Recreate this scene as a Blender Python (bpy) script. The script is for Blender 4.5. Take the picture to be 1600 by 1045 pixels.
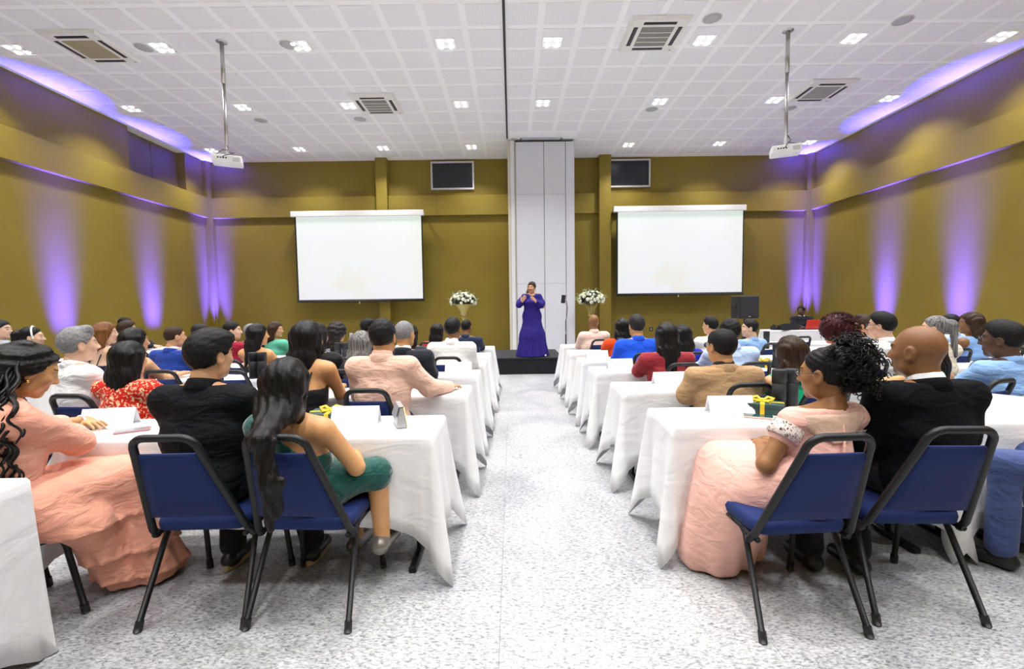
import bpy, bmesh, math, random
import numpy as np
from mathutils import Vector, Matrix, Euler
for _o in list(bpy.data.objects):
    bpy.data.objects.remove(_o)
SC = bpy.context.scene
C = SC.collection
PI = math.pi
R = math.radians
random.seed(7)
np.random.seed(7)

# ------------------------------------------------------------------ camera
CAM_H = 1.42
cam_data = bpy.data.cameras.new('camera')
cam = bpy.data.objects.new('camera', cam_data)
C.objects.link(cam)
cam_data.sensor_width = 36.0
cam_data.lens = 16.0
cam_data.clip_start = 0.05
cam_data.clip_end = 100
cam.matrix_world = Matrix.Translation((0, 0, CAM_H)) @ Euler((R(90 - 3.55), 0, 0)).to_matrix().to_4x4() @ Matrix.Rotation(-0.0135, 4, 'Z')
SC.camera = cam

# ------------------------------------------------------------------ world, light, exposure
world = bpy.data.worlds.new('world')
SC.world = world
world.use_nodes = True
world.node_tree.nodes['Background'].inputs[0].default_value = (0.6, 0.62, 0.7, 1)
world.node_tree.nodes['Background'].inputs[1].default_value = 0.0
SC.view_settings.view_transform = 'Standard'
SC.view_settings.look = 'None'
SC.view_settings.gamma = 1.0
SC.view_settings.use_curve_mapping = False
SC.view_settings.exposure = 0.0
LAMP_W = 44.0            # each four-lamp ceiling fixture
LAMP_COL = (1.0, 0.985, 0.97)
UP_W = 215.0             # each violet wall washer
UP_COL = (0.030, 0.020, 1.0)

# room dimensions: x left/right, y depth from camera, z up
XL, XR, YB, YF, ZC = -9.6, 9.55, 14.7, -3.5, 6.07
LAMP_X = [-8.66, -6.1, -3.68, -1.1, 0.78, 3.46, 6.1, 8.72]
LAMP_Y = [13.55, 10.75, 8.35, 5.9, 3.5, 1.1, -1.3]

# ------------------------------------------------------------------ helpers
def rgb(r, g, b):
    f = lambda c: ((c/255)/12.92 if c/255 <= 0.04045 else ((c/255 + 0.055)/1.055)**2.4)
    return (f(r), f(g), f(b), 1)

def tag(o, label=None, cat=None, group=None, kind=None):
    if label: o['label'] = label
    if cat: o['category'] = cat
    if group: o['group'] = group
    if kind: o['kind'] = kind
    return o

def empty(name, loc=(0, 0, 0), rz=0.0, label=None, cat=None, group=None):
    o = bpy.data.objects.new(name, None)
    o.empty_display_size = 0.1
    C.objects.link(o)
    o.location = loc
    o.rotation_euler = (0, 0, rz)
    return tag(o, label, cat, group)

def link_mesh(name, me, parent=None, mats=None):
    o = bpy.data.objects.new(name, me)
    C.objects.link(o)
    if parent is not None:
        o.parent = parent
    if mats:
        if len(me.materials) == 0:
            for m in mats:
                me.materials.append(m)
        else:
            for i, m in enumerate(mats):
                o.material_slots[i].link = 'OBJECT'
                o.material_slots[i].material = m
    return o

def copy_tree(o, parent=None):
    c = o.copy()
    C.objects.link(c)
    c.parent = parent
    for ch in list(o.children):
        copy_tree(ch, c)
    return c

class MB:
    """collects simple solids, then links them as one mesh object"""
    def __init__(s):
        s.v = []; s.f = []; s.sm = []
    def add(s, vs, fs, smooth=False):
        n = len(s.v)
        s.v += [tuple(p) for p in vs]
        s.f += [tuple(i + n for i in f) for f in fs]
        s.sm += [smooth]*len(fs)
        return s
    def box(s, x0, x1, y0, y1, z0, z1, b=0.0):
        if b <= 0:
            vs = [(x, y, z) for z in (z0, z1) for y in (y0, y1) for x in (x0, x1)]
            return s.add(vs, [(0, 2, 3, 1), (4, 5, 7, 6), (0, 1, 5, 4), (2, 6, 7, 3), (0, 4, 6, 2), (1, 3, 7, 5)])
        bm = bmesh.new()
        bmesh.ops.create_cube(bm, size=1)
        for v in bm.verts:
            v.co = Vector(((x0+x1)/2 + v.co.x*(x1-x0), (y0+y1)/2 + v.co.y*(y1-y0), (z0+z1)/2 + v.co.z*(z1-z0)))
        bmesh.ops.bevel(bm, geom=bm.edges[:], offset=b, segments=2, profile=0.5, affect='EDGES')
        bm.verts.index_update()
        s.add([v.co for v in bm.verts], [[v.index for v in f.verts] for f in bm.faces])
        bm.free()
        return s
    def tube(s, pts, r, n=10, closed=False, cap=True, flat=1.0):
        pts = [Vector(p) for p in pts]
        N = len(pts)
        rs = r if isinstance(r, (list, tuple)) else [r]*N
        rings = []
        up = None
        for i, p in enumerate(pts):
            a = pts[(i-1) % N] if (closed or i > 0) else p
            b = pts[(i+1) % N] if (closed or i < N-1) else p
            t = (b - a).normalized()
            if up is None:
                up = Vector((0, 0, 1)) if abs(t.z) < 0.9 else Vector((0, 1, 0))
            side = t.cross(up).normalized()
            up = side.cross(t).normalized()
            rings.append([p + (side*math.cos(2*PI*k/n)*flat + up*math.sin(2*PI*k/n))*rs[i] for k in range(n)])
        vs = [v for rg in rings for v in rg]
        fs = []
        M = N if closed else N-1
        for i in range(M):
            j = (i+1) % N
            for k in range(n):
                l = (k+1) % n
                fs.append((i*n+k, i*n+l, j*n+l, j*n+k))
        if cap and not closed:
            fs.append(tuple(range(n)))
            fs.append(tuple((N-1)*n + k for k in reversed(range(n))))
        return s.add(vs, fs, True)
    def lathe(s, prof, n=20, cx=0, cy=0, cap=True):
        vs = []; fs = []
        for (r, z) in prof:
            for k in range(n):
                a = 2*PI*k/n
                vs.append((cx + r*math.cos(a), cy + r*math.sin(a), z))
        for i in range(len(prof)-1):
            for k in range(n):
                l = (k+1) % n
                fs.append((i*n+k, i*n+l, (i+1)*n+l, (i+1)*n+k))
        if cap:
            fs.append(tuple(reversed(range(n))))
            fs.append(tuple((len(prof)-1)*n + k for k in range(n)))
        return s.add(vs, fs, True)
    def prism(s, poly, z0, z1):
        n = len(poly)
        vs = [(p[0], p[1], z0) for p in poly] + [(p[0], p[1], z1) for p in poly]
        fs = [tuple(reversed(range(n))), tuple(range(n, 2*n))]
        fs += [(i, (i+1) % n, n+(i+1) % n, n+i) for i in range(n)]
        return s.add(vs, fs)
    def ball(s, c, r, nu=10, nv=7):
        rx, ry, rz = r if isinstance(r, (tuple, list)) else (r, r, r)
        vs = [(c[0], c[1], c[2]-rz)]
        for j in range(1, nv):
            p = -PI/2 + PI*j/nv
            for i in range(nu):
                a = 2*PI*i/nu
                vs.append((c[0]+rx*math.cos(p)*math.cos(a), c[1]+ry*math.cos(p)*math.sin(a), c[2]+rz*math.sin(p)))
        vs.append((c[0], c[1], c[2]+rz))
        fs = [(0, 1+(i+1) % nu, 1+i) for i in range(nu)]
        for j in range(nv-2):
            for i in range(nu):
                k = (i+1) % nu
                fs.append((1+j*nu+i, 1+j*nu+k, 1+(j+1)*nu+k, 1+(j+1)*nu+i))
        t = len(vs)-1
        o = 1+(nv-2)*nu
        fs += [(o+i, o+(i+1) % nu, t) for i in range(nu)]
        return s.add(vs, fs, True)
    def mesh(s, name='mesh'):
        me = bpy.data.meshes.new(name)
        me.from_pydata(s.v, [], s.f)
        me.polygons.foreach_set('use_smooth', s.sm)
        me.update()
        return me
    def build(s, name, mat, parent=None, bevel=0.0):
        me = s.mesh(name)
        o = link_mesh(name, me, parent, [mat])
        if bevel > 0:
            md = o.modifiers.new('bevel', 'BEVEL')
            md.width = bevel; md.segments = 2; md.limit_method = 'ANGLE'
        return o

# ------------------------------------------------------------------ materials
MATS = {}
def newmat(name):
    m = bpy.data.materials.new(name)
    m.use_nodes = True
    nt = m.node_tree
    return m, nt, nt.nodes['Principled BSDF']

def nd(nt, typ, **kw):
    n = nt.nodes.new(typ)
    for k, v in kw.items():
        if hasattr(n, k): setattr(n, k, v)
        else: n.inputs[k].default_value = v
    return n

def coords(nt, scale=(1, 1, 1), kind='Object', rot=(0, 0, 0)):
    tc = nt.nodes.new('ShaderNodeTexCoord')
    mp = nt.nodes.new('ShaderNodeMapping')
    mp.inputs['Scale'].default_value = scale
    mp.inputs['Rotation'].default_value = rot
    nt.links.new(tc.outputs[kind], mp.inputs['Vector'])
    return mp.outputs['Vector']

def add_bump(nt, bs, height, strength=0.3, dist=0.01, prev=None):
    b = nt.nodes.new('ShaderNodeBump')
    b.inputs['Strength'].default_value = strength
    b.inputs['Distance'].default_value = dist
    nt.links.new(height, b.inputs['Height'])
    if prev is not None:
        nt.links.new(prev, b.inputs['Normal'])
    nt.links.new(b.outputs['Normal'], bs.inputs['Normal'])
    return b.outputs['Normal']

def ramp(nt, fac, stops, interp='LINEAR'):
    r = nt.nodes.new('ShaderNodeValToRGB')
    r.color_ramp.interpolation = interp
    e = r.color_ramp.elements
    while len(e) < len(stops): e.new(0.5)
    for i, (p, c) in enumerate(stops):
        e[i].position = p
        e[i].color = c if len(c) == 4 else (*c, 1)
    nt.links.new(fac, r.inputs['Fac'])
    return r.outputs['Color']

def plain(name, col, rough=0.5, metal=0.0, bump=0.0, bscale=80, spec=0.5, var=0.0, coat=0.0):
    if name in MATS: return MATS[name]
    m, nt, bs = newmat(name)
    bs.inputs['Base Color'].default_value = col
    bs.inputs['Roughness'].default_value = rough
    bs.inputs['Metallic'].default_value = metal
    bs.inputs['Specular IOR Level'].default_value = spec
    bs.inputs['Coat Weight'].default_value = coat
    if bump or var:
        n = nd(nt, 'ShaderNodeTexNoise')
        n.inputs['Scale'].default_value = bscale
        n.inputs['Detail'].default_value = 4
        nt.links.new(coords(nt), n.inputs['Vector'])
        if bump:
            add_bump(nt, bs, n.outputs['Fac'], bump, 0.004)
        if var:
            c0 = tuple(c*(1-var) for c in col[:3]); c1 = tuple(min(1, c*(1+var)) for c in col[:3])
            nt.links.new(ramp(nt, n.outputs['Fac'], [(0.3, c0), (0.7, c1)]), bs.inputs['Base Color'])
    MATS[name] = m
    return m

def emit(name, col, strength):
    if name in MATS: return MATS[name]
    m, nt, bs = newmat(name)
    bs.inputs['Base Color'].default_value = (*col[:3], 1)
    bs.inputs['Emission Color'].default_value = (*col[:3], 1)
    bs.inputs['Emission Strength'].default_value = strength
    MATS[name] = m
    return m

def fabric(name, col, rough=0.85, wrinkle=0.5, wscale=7.0, sheen=0.15, weave=0.1, stripes=None, dots=None, spec=0.25):
    """woven cloth: fine weave relief, soft large creases; optional print"""
    if name in MATS: return MATS[name]
    m, nt, bs = newmat(name)
    bs.inputs['Roughness'].default_value = rough
    bs.inputs['Specular IOR Level'].default_value = spec
    bs.inputs['Sheen Weight'].default_value = sheen
    bs.inputs['Sheen Roughness'].default_value = 0.4
    bs.inputs['Base Color'].default_value = col
    v = coords(nt)
    n1 = nd(nt, 'ShaderNodeTexNoise')
    n1.inputs['Scale'].default_value = wscale
    n1.inputs['Detail'].default_value = 3
    n1.inputs['Distortion'].default_value = 1.2
    nt.links.new(coords(nt, (1, 1, 1.9), rot=(0.5, 0.3, 0.2)), n1.inputs['Vector'])
    nrm = add_bump(nt, bs, n1.outputs['Fac'], wrinkle, 0.035)
    n2 = nd(nt, 'ShaderNodeTexNoise')
    n2.inputs['Scale'].default_value = 420
    nt.links.new(v, n2.inputs['Vector'])
    add_bump(nt, bs, n2.outputs['Fac'], weave, 0.002, nrm)
    if stripes:
        w = nd(nt, 'ShaderNodeTexWave')
        w.inputs['Scale'].default_value = stripes[0]
        w.inputs['Distortion'].default_value = 0.6
        nt.links.new(v, w.inputs['Vector'])
        nt.links.new(ramp(nt, w.outputs['Fac'], [(0.35, col[:3]), (0.65, stripes[1][:3])]), bs.inputs['Base Color'])
    if dots:
        vo = nd(nt, 'ShaderNodeTexNoise')
        vo.inputs['Scale'].default_value = dots[0]
        vo.inputs['Detail'].default_value = 2
        vo.inputs['Distortion'].default_value = 1.5
        nt.links.new(v, vo.inputs['Vector'])
        nt.links.new(ramp(nt, vo.outputs['Fac'], [(0.0, col[:3]), (0.56, col[:3]), (0.58, dots[1][:3]), (0.66, dots[1][:3]), (0.68, dots[2][:3])]), bs.inputs['Base Color'])
    MATS[name] = m
    return m

def hairmat(name, col, rough=0.38, stretch=(90, 90, 5), strength=0.5, streak=None):
    if name in MATS: return MATS[name]
    m, nt, bs = newmat(name)
    bs.inputs['Roughness'].default_value = rough
    bs.inputs['Specular IOR Level'].default_value = 0.16
    n = nd(nt, 'ShaderNodeTexNoise')
    n.inputs['Scale'].default_value = 1.0
    n.inputs['Detail'].default_value = 4
    n.inputs['Distortion'].default_value = 0.4
    nt.links.new(coords(nt, stretch), n.inputs['Vector'])
    c1 = streak if streak else tuple(min(1, c*1.5 + 0.002) for c in col[:3])
    nt.links.new(ramp(nt, n.outputs['Fac'], [(0.35, tuple(c*0.6 for c in col[:3])), (0.72, c1[:3])]), bs.inputs['Base Color'])
    add_bump(nt, bs, n.outputs['Fac'], strength, 0.006)
    MATS[name] = m
    return m

def skinmat(name, col):
    if name in MATS: return MATS[name]
    m, nt, bs = newmat(name)
    bs.inputs['Roughness'].default_value = 0.48
    bs.inputs['Specular IOR Level'].default_value = 0.4
    bs.inputs['Subsurface Weight'].default_value = 0.08
    bs.inputs['Subsurface Radius'].default_value = (0.02, 0.008, 0.004)
    n = nd(nt, 'ShaderNodeTexNoise')
    n.inputs['Scale'].default_value = 14
    n.inputs['Detail'].default_value = 5
    nt.links.new(coords(nt), n.inputs['Vector'])
    nt.links.new(ramp(nt, n.outputs['Fac'], [(0.3, tuple(c*0.86 for c in col[:3])), (0.7, tuple(min(1, c*1.1) for c in col[:3]))]), bs.inputs['Base Color'])
    n2 = nd(nt, 'ShaderNodeTexNoise')
    n2.inputs['Scale'].default_value = 260
    nt.links.new(coords(nt), n2.inputs['Vector'])
    add_bump(nt, bs, n2.outputs['Fac'], 0.08, 0.002)
    MATS[name] = m
    return m

# ================================================================== the room
def wall_mat():
    m, nt, bs = newmat('olive_wall')
    bs.inputs['Roughness'].default_value = 0.46
    bs.inputs['Specular IOR Level'].default_value = 0.22
    n = nd(nt, 'ShaderNodeTexNoise'); n.inputs['Scale'].default_value = 0.7; n.inputs['Detail'].default_value = 5
    nt.links.new(coords(nt), n.inputs['Vector'])
    nt.links.new(ramp(nt, n.outputs['Fac'], [(0.3, (0.222, 0.160, 0.024)), (0.7, (0.258, 0.192, 0.032))]), bs.inputs['Base Color'])
    n2 = nd(nt, 'ShaderNodeTexNoise'); n2.inputs['Scale'].default_value = 160
    nt.links.new(coords(nt), n2.inputs['Vector'])
    add_bump(nt, bs, n2.outputs['Fac'], 0.08, 0.003)
    return m
M_WALL = wall_mat()
M_WHITE = plain('white_paint', (0.78, 0.785, 0.81, 1), 0.55, bump=0.03, bscale=120)
M_PLAST = plain('white_plastic', (0.80, 0.80, 0.79, 1), 0.4)
M_BLACK = plain('black_plastic', (0.012, 0.012, 0.014, 1), 0.45)
M_METAL = plain('brushed_metal', (0.55, 0.55, 0.55, 1), 0.35, 1.0, 0.05, 200)
M_DARKMETAL = plain('black_steel', (0.007, 0.0075, 0.009, 1), 0.42, 0.0, 0.04, 120, 0.35)

def granite():
    m, nt, bs = newmat('granite')
    bs.inputs['Roughness'].default_value = 0.33
    bs.inputs['Specular IOR Level'].default_value = 0.35
    tc = nt.nodes.new('ShaderNodeTexCoord')
    geo = nt.nodes.new('ShaderNodeNewGeometry')
    oi = nt.nodes.new('ShaderNodeObjectInfo')
    mp = nt.nodes.new('ShaderNodeMapping'); mp.inputs['Rotation'].default_value = (0, 0, 0.75); mp.inputs['Scale'].default_value = (42, 100, 60)
    nt.links.new(geo.outputs['Position'], mp.inputs['Vector'])
    a = nd(nt, 'ShaderNodeTexNoise'); a.inputs['Scale'].default_value = 1.0; a.inputs['Detail'].default_value = 6; a.inputs['Roughness'].default_value = 0.7; a.inputs['Distortion'].default_value = 0.7
    nt.links.new(mp.outputs['Vector'], a.inputs['Vector'])
    col = ramp(nt, a.outputs['Fac'], [(0.28, (0.055, 0.06, 0.07)), (0.40, (0.22, 0.225, 0.235)), (0.49, (0.43, 0.43, 0.435)), (0.60, (0.58, 0.58, 0.585))])
    b = nd(nt, 'ShaderNodeTexNoise'); b.inputs['Scale'].default_value = 1.6; b.inputs['Detail'].default_value = 5; b.inputs['Distortion'].default_value = 0.8
    nt.links.new(geo.outputs['Position'], b.inputs['Vector'])
    cl = ramp(nt, b.outputs['Fac'], [(0.3, (0.72, 0.74, 0.78)), (0.6, (1, 1, 1))])
    mx = nt.nodes.new('ShaderNodeMix'); mx.data_type = 'RGBA'; mx.blend_type = 'MULTIPLY'; mx.inputs[0].default_value = 1
    nt.links.new(col, mx.inputs[6]); nt.links.new(cl, mx.inputs[7])
    rv = ramp(nt, oi.outputs['Random'], [(0, (0.93, 0.93, 0.94)), (1, (1, 1, 1))])
    mx2 = nt.nodes.new('ShaderNodeMix'); mx2.data_type = 'RGBA'; mx2.blend_type = 'MULTIPLY'; mx2.inputs[0].default_value = 1
    nt.links.new(mx.outputs[2], mx2.inputs[6]); nt.links.new(rv, mx2.inputs[7])
    nt.links.new(mx2.outputs[2], bs.inputs['Base Color'])
    return m
M_GRAN = granite()
M_GROUT = plain('grout', (0.5, 0.5, 0.5, 1), 0.8, bump=0.1)

# floor: slabs on a bed
floor = MB().box(XL-0.3, XR+0.3, YF-0.3, YB+0.3, -0.2, -0.012).build('floor', M_GROUT)
tag(floor, kind='structure')
SL = 1.14
slab = MB().box(-SL/2+0.0006, SL/2-0.0006, -SL/2+0.0006, SL/2-0.0006, -0.03, 0.0).mesh('floor_slab')
slab.materials.append(M_GRAN)
nx = 18; ny = 16
for i in range(nx):
    for j in range(ny):
        x = -0.07 + SL*(i-9) + SL/2; y = YF + SL*(j+0.5)
        o = link_mesh('floor_slab', slab, floor)
        o.location = (x, y, 0)

# ceiling: flush ribs with recessed perforated panels
M_CEIL = plain('ceiling_white', (0.93, 0.93, 0.945, 1), 0.8, bump=0.03)
def perf():
    m, nt, bs = newmat('perforated_board')
    bs.inputs['Roughness'].default_value = 0.85
    v = coords(nt, (1/0.030, 1/0.030, 1))
    fr = nt.nodes.new('ShaderNodeVectorMath'); fr.operation = 'FRACTION'
    nt.links.new(v, fr.inputs[0])
    sb = nt.nodes.new('ShaderNodeVectorMath'); sb.operation = 'SUBTRACT'; sb.inputs[1].default_value = (0.5, 0.5, 0)
    nt.links.new(fr.outputs[0], sb.inputs[0])
    ml = nt.nodes.new('ShaderNodeVectorMath'); ml.operation = 'MULTIPLY'; ml.inputs[1].default_value = (1, 1, 0)
    nt.links.new(sb.outputs[0], ml.inputs[0])
    ln = nt.nodes.new('ShaderNodeVectorMath'); ln.operation = 'LENGTH'
    nt.links.new(ml.outputs[0], ln.inputs[0])
    nt.links.new(ramp(nt, ln.outputs['Value'], [(0.0, (0.70, 0.70, 0.73)), (0.27, (0.70, 0.70, 0.73)), (0.33, (0.89, 0.89, 0.91)), (1, (0.89, 0.89, 0.91))]), bs.inputs['Base Color'])
    return m
M_PERF = perf()
M_TRACK = plain('track_gap', (0.03, 0.03, 0.033, 1), 0.5)
ceil = MB().box(XL-0.3, XR+0.3, YF-0.3, YB+0.3, ZC, ZC+0.2).build('ceiling', M_CEIL)
tag(ceil, kind='structure')
PP = 0.652; PW = 0.545
panel = MB().box(-PW/2, PW/2, -PW/2, PW/2, -0.004, 0.004).mesh('ceiling_panel')
panel.materials.append(M_PERF)
for sx, x0 in ((-1, -0.395), (1, 0.215)):
    for i in range(14):
        for j in range(12):
            x = x0 + sx*PP*i; y = 6.925 + PP*j - 0.01
            if y > YB - 0.4 or abs(x) > 9.3: continue
            if sx > 0 and x < 1.9 and y > 12.7: continue
            o = link_mesh('ceiling_panel', panel, ceil)
            o.location = (x, y, ZC - 0.004)
far = MB()
for sx, x0 in ((-1, -0.395), (1, 0.215)):
    for i in range(14):
        for j in range(-15, 0):
            x = x0 + sx*PP*i; y = 6.925 + PP*j - 0.01
            if y < YF + 0.4 or abs(x) > 9.3: continue
            far.box(x-PW/2, x+PW/2, y-PW/2, y+PW/2, ZC-0.008, ZC-0.001)
fo = far.build('ceiling_panel', M_PERF, ceil)
fo['kind'] = 'stuff'
tr = MB().box(-0.085, -0.04, YF, 12.95, ZC-0.012, ZC+0.001).build('trim_1', M_TRACK)
tag(tr, kind='structure')
for k, (a, b) in enumerate(((-0.125, -0.085), (-0.04, 0.0))):
    t_ = MB().box(a, b, YF, 12.95, ZC-0.02, ZC+0.001).build('track_rail', M_WHITE, tr)

# walls: lower field recessed, projecting beam, recessed frieze
BZ0, BZ1, PRO = 4.32, 4.94, 0.13
def side_wall(name, xs, sgn, niche=None):
    # sgn: +1 the wall's inside faces +x (left wall)
    w = MB()
    w.box(min(xs, xs-sgn*0.25), max(xs, xs-sgn*0.25), YF-0.2, YB+0.2, 0, BZ1)
    if niche:
        a, b = niche
        w.box(min(xs, xs-sgn*0.25), max(xs, xs-sgn*0.25), YF-0.2, a, BZ1, ZC)
        w.box(min(xs, xs-sgn*0.25), max(xs, xs-sgn*0.25), b, YB+0.2, BZ1, ZC)
        w.box(min(xs-sgn*0.25, xs-sgn*0.5), max(xs-sgn*0.25, xs-sgn*0.5), a-0.2, b+0.2, BZ1-.2, ZC)
    else:
        w.box(min(xs, xs-sgn*0.25), max(xs, xs-sgn*0.25), YF-0.2, YB+0.2, BZ1, ZC)
    o = w.build(name, M_WALL); tag(o, kind='structure')
    MB().box(min(xs, xs+sgn*PRO), max(xs, xs+sgn*PRO), YF, YB-0.2, BZ0, BZ1).build('wall_beam', M_WALL, o)
    MB().box(min(xs, xs+sgn*(PRO+.02)), max(xs, xs+sgn*(PRO+.02)), YB-0.22, YB-.001, 0, ZC).build('corner_pilaster', M_WALL, o)
    return o
wl = side_wall('wall_left', XL, 1, (11.75, 13.75))
wr = side_wall('wall_right', XR, -1)
M_BROWN = plain('brown_panel', (0.16, 0.115, 0.03, 1), 0.5)
for a, b in ((11.8, 12.75), (12.77, 13.72)):
    MB().box(XL-0.27, XL-0.235, a, b, BZ1+0.02, ZC-0.03).build('niche_panel', M_BROWN, wl)
wb = MB().box(XL-0.2, XR+0.2, YB, YB+0.25, 0, ZC).build('wall_back', M_WALL)
tag(wb, kind='structure')
for a, b in ((XL+0.18, -0.05), (1.7, XR-0.18)):
    MB().box(a, b, YB-PRO, YB, BZ0, BZ1).build('wall_beam', M_WALL, wb)
for x0, x1 in ((-4.17, -3.83), (2.78, 3.14)):
    MB().box(x0, x1, YB-0.3, YB, 0, ZC).build('pilaster', M_WALL, wb)
for x0, x1 in ((XL, XL+0.2), (XR-0.2, XR)):
    MB().box(x0, x1, YB-PRO-0.02, YB, 0, ZC).build('corner_pilaster', M_WALL, wb)
MB().box(-2.32, -2.3, YB-PRO-0.004, YB-PRO+0.002, BZ0, BZ1).build('beam_joint', M_BROWN, wb)
wf = MB().box(XL-0.2, XR+0.2, YF-0.25, YF, 0, ZC).build('wall_front', M_WALL)
tag(wf, kind='structure')
for nm, (a, b, c, d) in (('baseboard_left', (XL, XL+0.02, YF, YB)), ('baseboard_right', (XR-0.02, XR, YF, YB)), ('baseboard_back', (XL, XR, YB-0.02, YB))):
    tag(MB().box(a, b, c, d, 0, 0.16).build(nm, M_WALL), kind='structure')
# dark return grilles in the frieze, set in pale frames
M_GLASS = plain('dark_window', (0.017, 0.02, 0.028, 1), 0.25)
M_ALU = plain('pale_aluminium', (0.62, 0.62, 0.63, 1), 0.4, 0.6)
for n_, (x0, x1) in enumerate(((-2.44, -1.18), (3.16, 4.38))):
    w = empty('window_%d' % (n_+1)); tag(w, kind='structure')
    z0, z1 = 5.17, 5.94
    MB().box(x0, x1, YB-0.05, YB-0.02, z0, z1).build('pane', M_GLASS, w)
    f = MB()
    f.box(x0-0.05, x1+0.05, YB-0.09, YB, z1, z1+0.05); f.box(x0-0.05, x1+0.05, YB-0.09, YB, z0-0.05, z0)
    f.box(x0-0.05, x0, YB-0.09, YB, z0, z1); f.box(x1, x1+0.05, YB-0.09, YB, z0, z1)
    f.build('window_frame', M_ALU, w)

# stacked movable partition panels parked at the far end of the track
part = empty('folding_partition', (0.88, 13.0, 0), 0, 'white movable partition panels parked in a tall stack behind the stage', 'partition')
M_PANEL = plain('partition_white', (0.71, 0.72, 0.78, 1), 0.5, bump=0.02, bscale=60)
M_BEIGE = plain('beige_edge', (0.66, 0.62, 0.5, 1), 0.5)
def lb(x0, x1, y0, y1, z0, z1, name, mat, b=0.006):
    return MB().box(x0-0.88, x1-0.88, y0-13.0, y1-13.0, z0, z1, b).build(name, mat, part)
TOPZ = ZC-0.03
lb(-0.06, 0.02, 13.0, 14.6, 0, TOPZ, 'jamb', M_BEIGE)
lb(0.02, 0.12, 12.97, 14.6, 0, TOPZ, 'jamb', M_WHITE)
seams = [0.16, 0.955, 1.56, 1.80]
lb(0.12, 0.16, 13.03, 14.6, 0, TOPZ, 'edge_strip', M_BEIGE)
for a, b in zip(seams[:-1], seams[1:]):
    zs_ = [0.02, 2.05, 4.55, TOPZ-0.05] if b < 1.7 else [0.02, TOPZ-0.05]
    for za, zb in zip(zs_[:-1], zs_[1:]):
        lb(a+0.007, b-0.007, 13.0, 13.1, za+0.002, zb-0.002, 'partition_panel', M_PANEL, 0.003)
lb(0.13, 1.79, 13.06, 14.6, 0.02, TOPZ-0.06, 'partition_core', M_TRACK)
lb(1.78, 1.81, 13.02, 14.6, 0.0, TOPZ, 'edge_strip', M_PANEL)
for x0, x1 in ((0.05, 0.22), (0.36, 1.38)):
    lb(x0, x1, 12.92, 12.96, TOPZ-0.02, TOPZ+0.02, 'hanger_rail', M_METAL, 0.002)
for x in (0.3, 1.42):
    MB().tube([(x-0.88+0.03, -0.07, TOPZ+0.03), (x-0.88-0.02, -0.07, TOPZ-0.06)], 0.012, 8).build('hanger_bolt', M_BLACK, part)

# ================================================================== ceiling fixtures
ORD = ['first', 'second', 'third', 'fourth', 'fifth', 'sixth', 'seventh', 'eighth']
M_BULB = emit('lamp_glow', (1.0, 0.99, 0.97), 10.0)
def spot_proto():
    r = empty('ceiling_spotlight')
    f = MB()
    s, g = 0.175, 0.163
    f.box(-s, s, -s, -g, -0.012, 0.0); f.box(-s, s, g, s, -0.012, 0.0)
    f.box(-s, -g, -g, g, -0.012, 0.0); f.box(g, s, -g, g, -0.012, 0.0)
    f.build('frame', M_PLAST, r)
    MB().box(-g, g, -g, g, -0.004, 0.0).build('reflector_plate', plain('grey_reflector', (0.3, 0.3, 0.32, 1), 0.6), r)
    for sx in (-1, 1):
        for sy in (-1, 1):
            MB().lathe([(0.026, -0.004), (0.034, -0.008), (0.036, -0.02), (0.032, -0.03), (0.02, -0.034)], 14, sx*0.085, sy*0.085).build('bulb', M_BULB, r)
    return r
proto = spot_proto()
proto_kids = list(proto.children)
la = bpy.data.lights.new('lamp', 'AREA')
la.shape = 'DISK'; la.size = 0.045; la.energy = LAMP_W/4; la.color = LAMP_COL; la.spread = R(114)
used = False
for j, y in enumerate(LAMP_Y):
    for i, x in enumerate(LAMP_X):
        if j == 0 and i == 4: continue
        if not used: o = proto; used = True
        else:
            o = proto.copy(); C.objects.link(o)
            for ch in proto_kids:
                c2 = ch.copy(); C.objects.link(c2); c2.parent = o
        o.location = (x, y, ZC - 0.001)
        side = 'left wall' if i < 4 else 'right wall'
        cnt = ORD[i] if i < 4 else ORD[7-i]
        rown = {0: 'in the farthest row', 1: 'in the middle visible row', 2: 'in the nearest visible row'}.get(j, '%s row overhead' % ORD[j-3])
        tag(o, 'four-lamp ceiling spotlight %s, %s from %s' % (rown, cnt, side), 'ceiling light', 'four-lamp ceiling spotlights')
        for sx in (-1, 1):
            for sy in (-1, 1):
                l = bpy.data.objects.new('lamp_light', la)
                C.objects.link(l); l.parent = o; l.location = (sx*0.085, sy*0.085, -0.036)

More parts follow.
